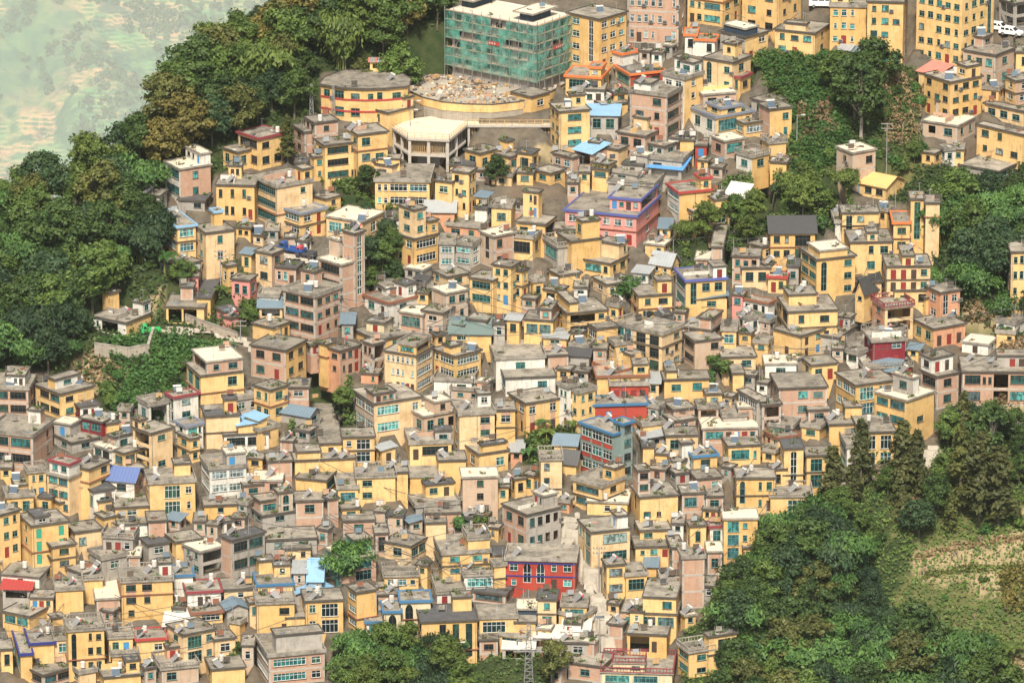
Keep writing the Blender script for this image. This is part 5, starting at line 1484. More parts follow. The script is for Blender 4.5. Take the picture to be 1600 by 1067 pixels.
lamp_post(937, 1018, 968, 'black lane lamp with a tilted blue solar panel', 'street_lamp', 1, True); lamp_post(376, 533, 500, 'concrete pole beside the field path', 'utility_pole'); lamp_post(345, 440, 392, 'slim pole in front of the glazed-gallery house', 'utility_pole'); lamp_post(548, 468, 400, 'slim mast rising beside the brick stair tower', 'utility_pole'); lamp_post(936, 915, 855, 'dark pole along the concrete lane', 'utility_pole')
lamp_post(641, 205, 172, 'thin lamp on the near rim of the concrete deck'); lamp_post(645, 163, 158, 'lamp pole by the yellow annex', 'street_lamp')
def lattice(P, h, w0, w1, label, name, arms=(), mat=None):
    r = empty(name, P); m_ = mat or M['steel']; mb = MB(); n = max(4, int(h/1.1))
    def c(k, i): t = k/n; w = (w0+(w1-w0)*t)/2; return ((-w, w, w, -w)[i], (-w, -w, w, w)[i], h*t)
    for i in range(4): mb.bar(c(0, i), c(n, i), .09, m_)
    br = MB()
    for k in range(n):
        for i in range(4): j = (i+1) % 4; br.bar(c(k, i), c(k+1, j), .06, m_); br.bar(c(k+1, i), c(k+1, j), .06, m_)
    mb.build('legs', r); tag(br.build('bracing', r), kind='stuff')
    for z, L in arms:
        a = MB(); a.bar((-L, 0, z), (L, 0, z), .14, m_); a.bar((-L, 0, z), (0, 0, z+.8), .08, m_); a.bar((L, 0, z), (0, 0, z+.8), .08, m_); ar = a.build('cross_arm', r)
        ins = MB(); [ins.tube([(s*L*.9, 0, z-.1), (s*L*.9, 0, z-.9)], .11, M['brown'], 6) for s in (-1, 1)]; ins.build('insulators', ar)
    tag(r, label, 'pylon' if 'pylon' in name else 'mast')
P = at_px(826, 1085); hp = hit_y(826, 975, P.y).z-P.z; lattice(P, hp, 1.8, .5, 'grey lattice power pylon at the bottom edge by the white canopies', 'lattice_pylon', ((hp*.62, 2.6), (hp*.78, 2.2), (hp*.92, 1.6)))
def roof_point(px, py):
    best = None
    for poly, z, h, b in SURF:
        p = hit_z(px, py, z)
        if inpoly(np.array([p.x]), np.array([p.y]), poly)[0]:
            t = (p-CAM).length
            if best is None or t < best[0]: best = (t, p, b, poly)
    return best
for px, py, top, lab in ((487, 190, 132, 'thin red and white telecom mast on the brick house roof'), (521, 192, 133, 'white telecom mast with panel antennas on the brick house roof')):
    q = roof_point(px, py); P = q[1] if q else at_px(px, py); hh = hit_y(px, top, P.y).z-P.z; lattice(P, hh, .8, .3, lab, 'telecom_mast')
# people out on the lanes and roofs
def person(P, top, trousers, skin, rz, label, step=.18):
    vs_ = [(0, 0, .92), (0, 0, 1.15), (0, 0, 1.40), (0, .01, 1.52), (0, .03, 1.66), (.20, 0, 1.42), (.26, .02, 1.16), (.25, .12, .92), (-.20, 0, 1.42), (-.26, -.02, 1.16), (-.25, .06, .92), (.10, 0, .88), (.11, step*.6, .5), (.11, step*.5, .08), (.11, step*.5+.16, .03), (-.10, 0, .88), (-.11, -step*.3, .5), (-.11, -step, .08), (-.11, -step+.16, .03)]
    es = [(0, 1), (1, 2), (2, 3), (3, 4), (2, 5), (5, 6), (6, 7), (2, 8), (8, 9), (9, 10), (0, 11), (11, 12), (12, 13), (13, 14), (0, 15), (15, 16), (16, 17), (17, 18)]; rad = [.15, .14, .16, .055, .105, .07, .05, .04, .07, .05, .04, .10, .065, .045, .04, .10, .065, .045, .04]
    me = bpy.data.meshes.new('person'); me.from_pydata(vs_, es, []); o = put('person', me, None, P, rz); sk = o.modifiers.new('skin', 'SKIN'); me.skin_vertices.new() if not me.skin_vertices else None
    for v, r_ in zip(me.skin_vertices[0].data, rad): v.radius = (r_, r_*.85)
    me.skin_vertices[0].data[0].use_root = True; o.modifiers.new('smooth', 'SUBSURF').levels = 1
    me.materials.append(cloth_mat(top, trousers, skin)); tag(o, label, 'person')
    hb = MB(); hb.tube([(0, .02, 1.66), (0, .0, 1.74), (0, .0, 1.79)], [.098, .09, .03], M['hair'], 8); hb.build('hair', o)
def cloth_mat(top, trousers, skin):
    m, n, l, b = nmat('clothes'); sx = n.new('ShaderNodeSeparateXYZ'); l.new(coord(n), sx.inputs[0])
    def over(z): x = n.new('ShaderNodeMath'); x.operation = 'GREATER_THAN'; x.inputs[1].default_value = z; l.new(sx.outputs[2], x.inputs[0]); return x.outputs[0]
    c = mixc(n, l, over(.93), trousers, top); c = mixc(n, l, over(1.48), c, skin); l.new(c, b.inputs['Base Color']); b.inputs['Roughness'].default_value = .8; return m
M['hair'] = flat_mat('black_hair', (.012, .01, .009), .5, 0); SK = (.40, .22, .14)
person(at_px(1585, 69), (.02, .02, .025), (.03, .03, .04), SK, R(200), 'person in dark clothes walking along the upper road'); person(at_px(896, 862), (.015, .015, .018), (.05, .05, .07), SK, R(170), 'person in black clothes standing at the head of the lane')
for px, py, c, lab in ((227, 664, (.05, .10, .35), 'person in blue standing on the curved roof terrace'), (541, 538, (.5, .05, .04), 'person in red on the roof of the peach-fronted house')):
    q = roof_point(px, py)
    if q: person(q[1], c, (.04, .04, .06), SK, 0, lab, .05)
# ------------------------------------------------------------------ water heaters and tanks on the roofs
def heater_proto(panel, tankm, capm):
    r = empty('solar_water_heater', (0, 0, 0)); mb = MB(); mb.tube([(-.85, .62, 1.22), (-.80, .62, 1.22), (.80, .62, 1.22), (.85, .62, 1.22)], [.16, .24, .24, .16], tankm, 12); t = mb.build('tank', r)
    for s in (-1, 1): cb = MB(); cb.tube([(s*.851, .62, 1.22), (s*.90, .62, 1.22)], [.23, .19], capm, 12); cb.build('end_cap', t)
    mb = MB(); q = [(-.78, -.75, .10), (.78, -.75, .10), (.78, .55, 1.16), (-.78, .55, 1.16)]; mb.face(q, panel); mb.face([(x, y+.04, z-.06) for x, y, z in reversed(q)], M['tank'])
    for k in range(9): x = -.72+k*.18; mb.bar((x, -.76, .14), (x, .56, 1.2), .07, panel)
    mb.bar((-.82, -.78, .10), (.82, -.78, .10), .10, tankm); mb.build('collector', r)
    mb = MB()
    for s in (-.7, .7): mb.bar((s, .62, 0), (s, .62, 1.0), .06, M['steel']); mb.bar((s, -.75, 0), (s, -.75, .12), .06, M['steel']); mb.bar((s, .62, 0), (s, -.75, .06), .05, M['steel'])
    mb.build('stand', r); return r
HP = {'L': [heater_proto(M['tubes'], M['tank'], M['tank']), heater_proto(M['tubes'], M['tank'], M['edgew'])], 'R': [heater_proto(M['tubes'], M['tank'], M['pinkend'])], 'F': [heater_proto(M['dtubes'], M['tank'], M['tank'])]}
tp = empty('water_tank', (0, 0, 0)); mb = MB(); mb.tube([(0, 0, .35), (0, 0, 1.45), (0, 0, 1.58), (0, 0, 1.66)], [.46, .46, .34, .14], M['tank'], 14); mb.build('drum', tp); mb = MB()
for a in range(4): x, y = .32*math.cos(a*1.57+.8), .32*math.sin(a*1.57+.8); mb.box(x-.04, x+.04, y-.04, y+.04, 0, .35, M['steel'])
mb.build('stand', tp); mb = MB(); mb.tube([(0, 0, 1.66), (0, 0, 1.74)], .17, M['edge'], 10); mb.build('cap', tp)
ROOFT = {(0,0): 'L1195,935', (400,0): 'L95,850 L600,812 L840,500 F825,1030 T135,835 T400,765 T645,795 T850,450', (800,0): 'R810,515 L455,550 F915,915 F1350,662 T845,480 T470,525 T425,925 T1115,345',
(1200,0): 'T1455,625 T1490,630 T1170,470 F1410,668 F1460,672 F1510,680 F1130,498 L1560,690 F20,672', (0,267): 'L925,140 T965,112 L1140,240 T1165,222 L1440,70 F1510,410 T1525,370', (400,267): 'R155,82 T210,45 F660,312 T690,290 R965,222 T1000,215 F355,610 F325,752 T375,735 F40,965 T85,945 F590,998 F655,1012 F1320,668 T1235,290',
(800,267): 'R275,110 T300,85 L660,122 T690,100 F475,315 T497,290 F680,448 T697,420 F125,412 T138,385 F385,605 F265,712 T275,690 F440,822 L1130,880 L1000,940 T1030,910 L1445,910 T1480,885 T1580,470', (1200,267): 'L380,410 T365,350 T330,405 L540,432 L245,552 T240,520 L290,606 T310,592 L200,755 T225,735 F990,842 T1010,815 F1135,918 T1150,885 L10,572 T55,560',
(0,534): 'F65,270 F490,262 T508,235 F1110,316 T1130,300 F805,690 T845,665 F790,566 L470,728 F100,860 T135,825 F85,942 T60,910 F270,1036 T265,1010 L965,866 T970,830 L1115,1028 T1155,1000 F1440,536 T1455,525 L1440,618 F780,858 T755,825 R640,955', (400,534): 'F1345,55 L1305,418 R165,728 R545,722 T575,712 R505,822 T550,805 L665,818 T685,800 L845,785 T878,765 L180,922 T192,885 L590,1048 T635,1035 L995,612 L1170,716 L480,716 T510,705',
(800,534): 'L615,205 T625,172 L1020,302 T1045,285 L975,405 L975,536 F1390,628 T1400,610 L1165,696 T1220,665 L535,1020 T585,990 L1440,836 T1495,812 L20,376 T55,370 T1305,1010 T1030,222 L590,496 R1545,60 R130,776', (1200,534): 'F1120,92 L60,488 T100,465 L400,482 T435,465 L1260,116 L845,192 T890,170 L1340,88 L50,786 T60,745 T630,500',
(0,800): 'R450,60 T465,40 L740,138 T765,120 L905,306 T945,282 L600,348 T515,358 L925,378 T965,350 L1105,376 T1115,352 R1310,466 T1320,430 R1505,446 T1520,420 R1185,36 R1375,58 L1445,136 T1465,112 T405,400 R440,538 T485,510 R530,628 T555,615 R475,706 L240,778 T300,765 R880,778 T905,752 R1035,806 T1080,772 L1120,746 T1165,720 F725,1018 T750,985 L1360,966 T1385,938 R130,548 L260,696',
(400,800): 'L630,88 T655,75 L890,256 L1405,136 T1440,102 L1225,296 T1230,262 L1330,350 T1320,322 L140,396 T185,362 L360,540 T385,512 L835,496 T872,470 L825,596 T848,570', (800,800): 'R800,118 T845,80 L815,156 R625,312 T665,280 R1165,262 T1075,240 L980,396 L730,606 T780,582 L1190,836 R1255,52 L30,268 L40,516 T115,490 R330,796 T370,770 T1080,145'}
HEATERS = []; tr2 = random.Random(5); USED = []
def place_roof(kind, px, py):
    q = roof_point(px, py)
    if not q: return
    _, p, b, poly = q; p = p+Vector((0, 0, .02))
    if any((p-u).length < 1.5 for u in USED): return
    USED.append(p.copy())
    src = tp if kind == 'T' else tr2.choice(HP[kind]); rz = (R(-68)+tr2.uniform(-.15, .15) if tr2.random() < .85 else R(60)) if kind in 'LR' else tr2.uniform(-.3, .3)
    o = dup(src, p, rz, None, tr2.uniform(.82, 1.0)); o.name = 'water_tank' if kind == 'T' else 'solar_water_heater'; HEATERS.append((o, kind, b, px, py))
for (ox, oy), s in ROOFT.items():
    for it in s.split(): x, y = it[1:].split(','); place_roof(it[0], ox+float(x)/4, oy+float(y)/4)
for poly, z, h, b in SURF:
    if h in {q[2].house for q in HEATERS} or tr2.random() < .72: continue
    c = sum((Vector((*p, z)) for p in poly), Vector())/len(poly)
    if abs(c.x) > 95: continue
    x, y = proj(c); 
    if len(HEATERS) < 265: place_roof(tr2.choice('LLRFT'), x+tr2.uniform(-5, 5), y)
for p_ in [tp]+[x for v in HP.values() for x in v]:
    for ch in list(p_.children):
        for c2 in list(ch.children): bpy.data.objects.remove(c2)
        bpy.data.objects.remove(ch)
    bpy.data.objects.remove(p_)
# odds and ends lying on the roofs
lit = MB(); lr = random.Random(9); lc = [M['wood'], M['edgew'], M['greysheet'], M['roof'], M['B'], M['dwood'], M['whitesheet'], M['edge'], M['edge'], M['dsteel'], M['dwood'], M['slate'], M['brown'], M['greysheet']]
gl_c = []; 
for poly, z, h, b in SURF:
    P = [Vector((*p, z)) for p in poly]
    if abs(P[0].x) > 100: continue
    for _ in range(lr.randrange(2, 9)):
        u, v = lr.uniform(.08, .92), lr.uniform(.08, .92); p = P[0].lerp(P[1], u); q = P[min(3, len(P)-1)].lerp(P[2], u); c = p.lerp(q, v); t = lr.random()
        if t < .5: s = lr.uniform(.15, .5); a = lr.random()*3; lit.bar(c+Vector((-math.cos(a)*s, -math.sin(a)*s, s*.25)), c+Vector((math.cos(a)*s, math.sin(a)*s, s*.25)), s*lr.uniform(.25, .9), lr.choice(lc))
        elif t < .72: gl_c += [(c.x+lr.gauss(0, .35), c.y+lr.gauss(0, .3), c.z+abs(lr.gauss(.3, .2))) for _ in range(16)]; lit.tube([c, c+Vector((0, 0, .3))], [.16, .22], M['brown'], 6)
        elif t < .86: lit.bar(c, c+Vector((0, 0, 2.0)), .05, M['steel']); lit.bar(c+Vector((-.4, 0, 1.8)), c+Vector((.4, 0, 1.8)), .04, M['steel'])
        else: lit.bar(c+Vector((-.8, 0, 1.4)), c+Vector((.8, .3, 1.4)), .03, M['dsteel']); lit.bar(c+Vector((-.8, 0, 0)), c+Vector((-.8, 0, 1.4)), .05, M['steel']); lit.bar(c+Vector((.8, .3, 0)), c+Vector((.8, .3, 1.4)), .05, M['steel']); lit.prism([(c.x-.6, c.y+.02), (c.x+.5, c.y+.22), (c.x+.5, c.y+.25), (c.x-.6, c.y+.05)], c.z+.5, c.z+1.38, lr.choice(lc))
tag(lit.build('roof_litter'), kind='stuff')

# cables slung between the roofs
wr = random.Random(21); cand = [(sum((Vector((*p, z)) for p in poly), Vector())/len(poly)) for poly, z, h, b in SURF]; cand = [c for c in cand if abs(c.x) < 95 and -95 < c.y < 110]; nwire = 0
while nwire < 46:
    A, B_ = wr.choice(cand), wr.choice(cand); L = (A-B_).length
    if not 16 < L < 42 or abs(A.z-B_.z) > 9: continue
    nwire += 1; A = A+Vector((wr.uniform(-3, 3), 0, 2.6)); B_ = B_+Vector((wr.uniform(-3, 3), 0, 2.6)); mb = MB(); pts = [A.lerp(B_, t/8)-Vector((0, 0, L*.05*4*(t/8)*(1-t/8))) for t in range(9)]; o_ = pts[0].copy()
    for p_, q_ in zip(pts, pts[1:]): mb.bar(p_-o_, q_-o_, .075, M['dsteel'])
    for p_ in (pts[0], pts[-1]): mb.bar(p_-o_-Vector((0, 0, 2.6)), p_-o_+Vector((0, 0, .15)), .09, M['steel'])
    tag(mb.build('overhead_cable', None, o_), 'thin dark cable slung from post to post over the roofs', 'cable', 'overhead cables between the roofs')
# ------------------------------------------------------------------ trees and plants
LEAF = dict(
 dark=leaf_mat('dark_leaves', (.042, .085, .022), (.095, .145, .036), (.018, .045, .02)), mid=leaf_mat('mid_green_leaves', (.075, .135, .028), (.155, .22, .05), (.034, .078, .022)),
 olive=leaf_mat('olive_leaves', (.10, .12, .032), (.18, .18, .048), (.055, .075, .026)), lime=leaf_mat('bright_leaves', (.10, .155, .03), (.17, .22, .05), (.05, .09, .025)),
 bamboo=leaf_mat('bamboo_leaves', (.06, .14, .035), (.14, .25, .06), (.026, .075, .03)), teal=leaf_mat('deep_green_leaves', (.03, .07, .03), (.07, .11, .04), (.016, .045, .026)),
 conifer=leaf_mat('conifer_needles', (.085, .10, .035), (.15, .15, .05), (.045, .06, .025)), rust=leaf_mat('autumn_leaves', (.16, .145, .038), (.24, .19, .05), (.09, .10, .032)),
 dry=leaf_mat('dry_stalks', (.34, .24, .13), (.26, .17, .10), (.20, .14, .08)), ivy=leaf_mat('vine_leaves', (.05, .13, .03), (.085, .17, .04), (.035, .09, .028)))
BARK = conc_mat('bark', (.16, .13, .10), (.07, .06, .05), .7, 2, .4); BARKP = conc_mat('pale_bark', (.48, .42, .35), (.25, .21, .17), .6, 2, .3); CULM = flat_mat('bamboo_culm', (.22, .24, .07), .5, .4)
def leaves(cen, nrm, size, asp, rng, droop=0.0):
    """One quad per leaf or leaf spray; nrm is the facing it scatters about."""
    N = len(cen); nn = nrm+rng.normal(0, .55, (N, 3)); nn /= np.linalg.norm(nn, axis=1, keepdims=True)+1e-6
    t = rng.normal(0, 1, (N, 3)); t[:, 2] -= droop*2.2; t -= nn*np.sum(t*nn, 1, keepdims=True); t /= np.linalg.norm(t, axis=1, keepdims=True)+1e-6
    b = np.cross(nn, t); s = size*rng.uniform(.6, 1.3, (N, 1))
    P = np.stack([cen-t*s*asp*.5, cen+b*s*.5-t*s*.05, cen+t*s*asp*.5, cen-b*s*.5+t*s*.05], 1).reshape(-1, 3)
    return P, np.arange(N*4).reshape(N, 4)
def crown_obj(name, cen, nrm, size, asp, mat, rng, droop=0):
    P, q = leaves(cen, nrm, size, asp, rng, droop); return np_mesh(name, P, q, mat)
def tree_proto(kind, mat, seed, h, r, nleaf, trunk_mat=None):
    rng = np.random.default_rng(seed); root = empty('tree', (0, 0, 0)); mb = MB(); tm = trunk_mat or BARK
    pts = []
    if kind == 'broad':
        nc = 34; zs = rng.uniform(.36, 1.0, nc); ang = rng.uniform(0, 6.283, nc); prof = np.sin(np.clip((zs-.22)/.80, 0, 1)*math.pi)**.7
        rad = r*prof*np.sqrt(rng.uniform(.05, 1, nc)); C = np.stack([np.cos(ang)*rad, np.sin(ang)*rad, zs*h*.93], 1); cs = r*rng.uniform(.20, .38, nc)
        mb.tube([(0, 0, -1.2), (.05*r, 0, h*.25), (-.03*r, .04*r, h*.55), (0, 0, h*.8)], [.05*h*.5, .038*h*.5, .025*h*.5, .01*h], tm, 7)
        for k in range(0, nc, 2): mb.tube([(0, 0, h*rng.uniform(.25, .5)), tuple(C[k]*[.5, .5, 1]-np.array([0, 0, h*.08])), tuple(C[k])], [.012*h, .008*h, .003*h], tm, 5)
        per = nleaf//nc; cen = []; nrm = []
        for c, s in zip(C, cs):
            d = rng.normal(0, 1, (per, 3)); d[:, 2] = d[:, 2]*.8+.25; d /= np.linalg.norm(d, axis=1, keepdims=True); st3 = rng.uniform(.65, 1.45, 3); rr = s*rng.uniform(.25, 1.0, (per, 1))**.5*st3*(1+.45*np.sin(d[:, :1]*5+d[:, 1:2]*4+c[0]*3)+rng.normal(0, .16, (per, 1)))
            cen.append(c+d*rr*[1, 1, .78]); nrm.append(d+[0, 0, .5])
        cen = np.concatenate(cen); nrm = np.concatenate(nrm); me = crown_obj('crown', cen, nrm, .36, 1.7, mat, rng)
    elif kind == 'conifer':
        mb.tube([(0, 0, -1.2), (0, 0, h*.5), (0, 0, h*.98)], [.02*h, .013*h, .004*h], tm, 6); nb = 90; cen = []; nrm = []; per = nleaf//nb
        for k in range(nb):
            z = h*(.12+.86*((k+rng.random())/nb)); R_ = r*(1-z/h)**.75*rng.uniform(.35, 1.35)+.2; a = rng.uniform(0, 6.283); t = rng.uniform(.15, 1, (per, 1))**.7
            tip = np.array([math.cos(a), math.sin(a), .28]); p = np.array([0, 0, z])+tip*R_*t+rng.normal(0, .17, (per, 3)); p[:, 2] -= .35*(t[:, 0]**2)*R_*.5; cen.append(p); nrm.append(np.tile([math.cos(a)*.5, math.sin(a)*.5, .8], (per, 1)))
            if k % 6 == 0: mb.tube([(0, 0, z), tuple(np.array([0, 0, z])+tip*R_*.8)], [.006*h, .002*h], tm, 4)
        me = crown_obj('crown', np.concatenate(cen), np.concatenate(nrm), .34, 2.0, mat, rng)
    elif kind == 'bamboo':
        nc = 15; cen = []; nrm = []; per = nleaf//nc
        for k in range(nc):
            a = rng.uniform(0, 6.283); lean = r*rng.uniform(.35, 1.3); hh = h*rng.uniform(.68, 1.05); bx = rng.normal(0, .5, 2); ca, sa = math.cos(a), math.sin(a)
            def cv(t): return np.array([bx[0]+ca*lean*t**2.2, bx[1]+sa*lean*t**2.2, hh*(t-.32*t**5)])
            mb.tube([tuple(cv(t)-np.array([0, 0, 1.0 if t == 0 else 0])) for t in (0, .35, .7, 1.0)], [.09, .07, .05, .02], CULM, 5)
            t = rng.uniform(.30, 1.06, per); base = np.stack([cv(x) for x in t]); w = (.35+1.1*np.sin(np.clip((t-.25)/.85, 0, 1)*math.pi))*r*.135+.12
            off = rng.normal(0, 1, (per, 3))*w[:, None]; off[:, 2] = off[:, 2]*.7-abs(off[:, 0])*.35; cen.append(base+off); nrm.append(np.stack([off[:, 0]*.6+ca*.5, off[:, 1]*.6+sa*.5, np.full(per, .8)], 1))
        me = crown_obj('crown', np.concatenate(cen), np.concatenate(nrm), .36, 2.6, mat, rng, droop=.9)
    elif kind == 'shrub':
        nc = 12; cen = []; nrm = []; per = nleaf//nc; mb.tube([(0, 0, -.6), (0, 0, h*.6)], [.07, .03], tm, 5)
        for k in range(nc):
            c = np.array([rng.normal(0, r*.42), rng.normal(0, r*.42), h*rng.uniform(.25, .8)]); d = rng.normal(0, 1, (per, 3)); d /= np.linalg.norm(d, axis=1, keepdims=True); cen.append(c+d*r*.42*rng.uniform(.5, 1, (per, 1))); nrm.append(d+[0, 0, .6])
            mb.tube([(0, 0, h*.1), tuple(c)], [.04, .015], tm, 4)
        me = crown_obj('crown', np.concatenate(cen), np.concatenate(nrm), .36, 1.6, mat, rng)
    elif kind == 'banana':
        lb = MB(); mb.tube([(0, 0, -.5), (0, 0, h*.5)], [.16, .10], CULM, 7)
        for k in range(9):
            a = k*2.4+rng.uniform(-.3, .3); L = h*rng.uniform(.5, .75); ca, sa = math.cos(a), math.sin(a); prev = None
            for j in range(6):
                t = j/5; p = Vector((ca*L*t*.8, sa*L*t*.8, h*.5+L*(t*.75-.75*t*t))); w = .36*math.sin(math.pi*(.12+.83*t)); s = Vector((-sa, ca, 0))*w; cur = (p-s+Vector((0, 0, .08)), p, p+s+Vector((0, 0, .08)))
                if prev: lb.face([prev[0], cur[0], cur[1], prev[1]], mat); lb.face([prev[1], cur[1], cur[2], prev[2]], mat)
                prev = cur
        me = lb.mesh('crown')
    elif kind == 'bare':
        cen = []; 
        for k in range(26):
            a = rng.uniform(0, 6.283); e = np.array([math.cos(a)*r*rng.uniform(.3, 1), math.sin(a)*r*rng.uniform(.3, 1), h*rng.uniform(.7, 1)]); mb.tube([(0, 0, -.5), tuple(e*[.4, .4, .55]), tuple(e)], [.05, .03, .008], BARKP, 4, False)
            cen.append(e*rng.uniform(.6, 1, (max(1, nleaf//26), 1)))
        cen = np.concatenate(cen); me = crown_obj('crown', cen, np.ones_like(cen), .2, 1.6, mat, rng)
    put('trunk', mb.mesh('trunk'), root); put('crown', me, root); return root
PROTO = {
 'dark broadleaf tree': [tree_proto('broad', LEAF['dark'], 1, 10, 3.7, 7600), tree_proto('broad', LEAF['teal'], 2, 10, 4.0, 7600)],
 'mid green broadleaf tree': [tree_proto('broad', LEAF['mid'], 3, 10, 3.8, 7600), tree_proto('broad', LEAF['mid'], 4, 10, 3.3, 7000)],
 'olive-brown broadleaf tree': [tree_proto('broad', LEAF['olive'], 5, 10, 3.8, 7200)],
 'yellowing broadleaf tree': [tree_proto('broad', LEAF['rust'], 6, 10, 3.5, 7000)],
 'bright green broadleaf tree': [tree_proto('broad', LEAF['lime'], 7, 10, 3.5, 7000)],
 'feathery bamboo clump': [tree_proto('bamboo', LEAF['bamboo'], 8, 10, 4.2, 6400), tree_proto('bamboo', LEAF['bamboo'], 9, 10, 3.6, 5800), tree_proto('bamboo', LEAF['teal'], 10, 10, 4.0, 6200)],
 'yellow-green bamboo clump': [tree_proto('bamboo', LEAF['lime'], 11, 10, 4.2, 6000)],
 'tall dark conifer': [tree_proto('conifer', LEAF['conifer'], 12, 10, 2.1, 3400), tree_proto('conifer', LEAF['conifer'], 13, 10, 2.5, 3200), tree_proto('conifer', LEAF['olive'], 14, 10, 2.0, 2600)],
 'low leafy shrub': [tree_proto('shrub', LEAF['mid'], 15, 2, 1.5, 700), tree_proto('shrub', LEAF['ivy'], 16, 2, 1.7, 800), tree_proto('shrub', LEAF['dark'], 17, 2, 1.5, 700)],
 'broad-leaved banana plant': [tree_proto('banana', LEAF['ivy'], 18, 4, 2, 0), tree_proto('banana', LEAF['lime'], 19, 4, 2, 0)],
 'bare pale shrub': [tree_proto('bare', LEAF['dry'], 20, 3, 1.8, 260)],
 'pale-trunked tall tree': [tree_proto('broad', LEAF['dark'], 21, 10, 3.0, 3200, BARKP)],
}
NAMES = {'dark broadleaf tree': 'broadleaf_tree', 'mid green broadleaf tree': 'broadleaf_tree', 'olive-brown broadleaf tree': 'broadleaf_tree', 'yellowing broadleaf tree': 'broadleaf_tree', 'bright green broadleaf tree': 'broadleaf_tree', 'feathery bamboo clump': 'bamboo_clump',
 'yellow-green bamboo clump': 'bamboo_clump', 'tall dark conifer': 'conifer_tree', 'low leafy shrub': 'shrub', 'broad-leaved banana plant': 'banana_plant', 'bare pale shrub': 'bare_shrub', 'pale-trunked tall tree': 'broadleaf_tree'}
trng = random.Random(11)
def plant(kind, px, py, hm, where, group, label=None, wide=1.0):
    P = at_px(px, py); src = trng.choice(PROTO[kind]); h0 = 2 if 'shrub' in kind and 'bare' not in kind else 3 if 'bare' in kind else 4 if 'banana' in kind else 10
    s = hm/h0; o = dup(src, P, trng.uniform(0, 6.283), None, (s*wide*trng.uniform(.9, 1.15), s*wide*trng.uniform(.9, 1.15), s))
    o.name = NAMES[kind]; tag(o, label or f'{kind} {where}', kind.split()[-1] if kind.split()[-1] != 'clump' else 'bamboo', group); return o
PQ = [(offset(q, .9), sum(p[0] for p in q)/len(q), sum(p[1] for p in q)/len(q), max(math.dist(p, q[0]) for p in q)+3) for q, _z in PADS]
def on_pad(P):
    for q, cx, cy, rad in PQ:
        if abs(P.x-cx) > rad or abs(P.y-cy) > rad: continue
        if all((q[(k+1) % len(q)][0]-q[k][0])*(P.y-q[k][1])-(q[(k+1) % len(q)][1]-q[k][1])*(P.x-q[k][0]) >= 0 for k in range(len(q))): return True
    return False
def scatter(poly, gap, mix, where, group, hr=(7, 12), seed=0):
    rg = random.Random(seed); xs = [p[0] for p in poly]; ys = [p[1] for p in poly]; got = []; xs0, xs1, ys0, ys1 = min(xs), max(xs), min(ys), max(ys)
    for _ in range(6000):
        x = rg.uniform(min(xs), max(xs)); y = rg.uniform(min(ys), max(ys))
        if not inpoly(np.array([x]), np.array([y]), poly)[0]: continue
        if any((x-a)**2+((y-b)*1.3)**2 < gap*gap for a, b in got): continue
        P_ = hit(x, y)
        if on_pad(P_): continue
        got.append((x, y)); k = rg.choices(list(mix), list(mix.values()))[0]; 
        vx_ = 'left ' if x < xs0+.36*(xs1-xs0) else 'right ' if x > xs0+.64*(xs1-xs0) else 'middle '; vy_ = 'upper ' if y < ys0+.36*(ys1-ys0) else 'lower ' if y > ys0+.64*(ys1-ys0) else 'centre '
        plant(k, x, y, rg.uniform(*hr)*(1 if 'shrub' not in k else .28), where, group, f'{k} {where}, '+(vy_+vx_).replace('centre middle', 'very middle').replace('centre ', '').strip())
    return len(got)
D, MI, OL, RU, LI, BA, BL, CO, SH, BN, BS, PT = PROTO.keys()
nt_ = 0
nt_ += scatter([(-60, 345), (60, 330), (130, 300), (220, 235), (225, 320), (250, 400), (170, 430), (165, 510), (60, 560), (-60, 590)], 32, {D: 4, MI: 3, OL: 1.3, BA: 4, LI: 1}, 'in the wood beside the village', 'trees of the wood beside the village', (5.5, 13), 1)
nt_ += scatter([(225, 240), (300, 160), (370, 80), (440, 0), (520, -60), (690, -60), (700, 60), (690, 110), (640, 118), (490, 118), (475, 190), (430, 195), (345, 240), (250, 270)], 31, {D: 3.5, MI: 2.5, OL: 1.2, RU: 1.2, BL: 1.4, LI: 1}, 'in the wood behind the round-fronted hall', 'trees of the upper wood', (6, 13.5), 2)
nt_ += scatter([(-20, 480), (130, 475), (125, 540), (90, 585), (-20, 600)], 36, {BA: 4, D: 2, MI: 2}, 'at the foot of the wood', 'trees at the foot of the wood', (6, 10), 3)
nt_ += scatter([(1195, 960), (1250, 880), (1330, 885), (1395, 970), (1430, 1035), (1520, 1050), (1560, 1110), (1500, 1160), (1300, 1180), (1130, 1190), (1130, 1010)], 32, {D: 3.5, MI: 1.5, OL: .8, BA: 5}, 'in the valley grove below the houses', 'trees of the valley grove', (5.5, 12.5), 4)
nt_ += scatter([(1120, 965), (1150, 930), (1195, 880), (1230, 850), (1280, 830), (1300, 880), (1230, 900), (1200, 960), (1150, 1010)], 25, {D: 3, BA: 4, MI: 2}, 'at the village edge of the valley grove', 'trees at the edge of the valley grove', (6.5, 10), 24)
nt_ += scatter([(1470, 330), (1640, 300), (1640, 520), (1500, 470), (1460, 420)], 36, {D: 3, BA: 3, MI: 1}, 'in the dark grove behind the edge-of-town brick house', 'trees of the dark upper grove', (7, 11), 5)
nt_ += scatter([(1290, 790), (1400, 760), (1470, 750), (1600, 770), (1600, 830), (1470, 840), (1330, 870)], 34, {CO: 2, D: 2, MI: 2, SH: 4}, 'on the bank above the fallow field', 'trees on the bank above the field', (5, 8), 6)
nt_ += scatter([(535, 1040), (600, 1000), (670, 1020), (720, 1060), (730, 1150), (540, 1150)], 30, {BA: 4, LI: 2, MI: 2}, 'in the bamboo stand below the pointed-window house', 'bamboo stand at the bottom of the village', (6, 9), 7)
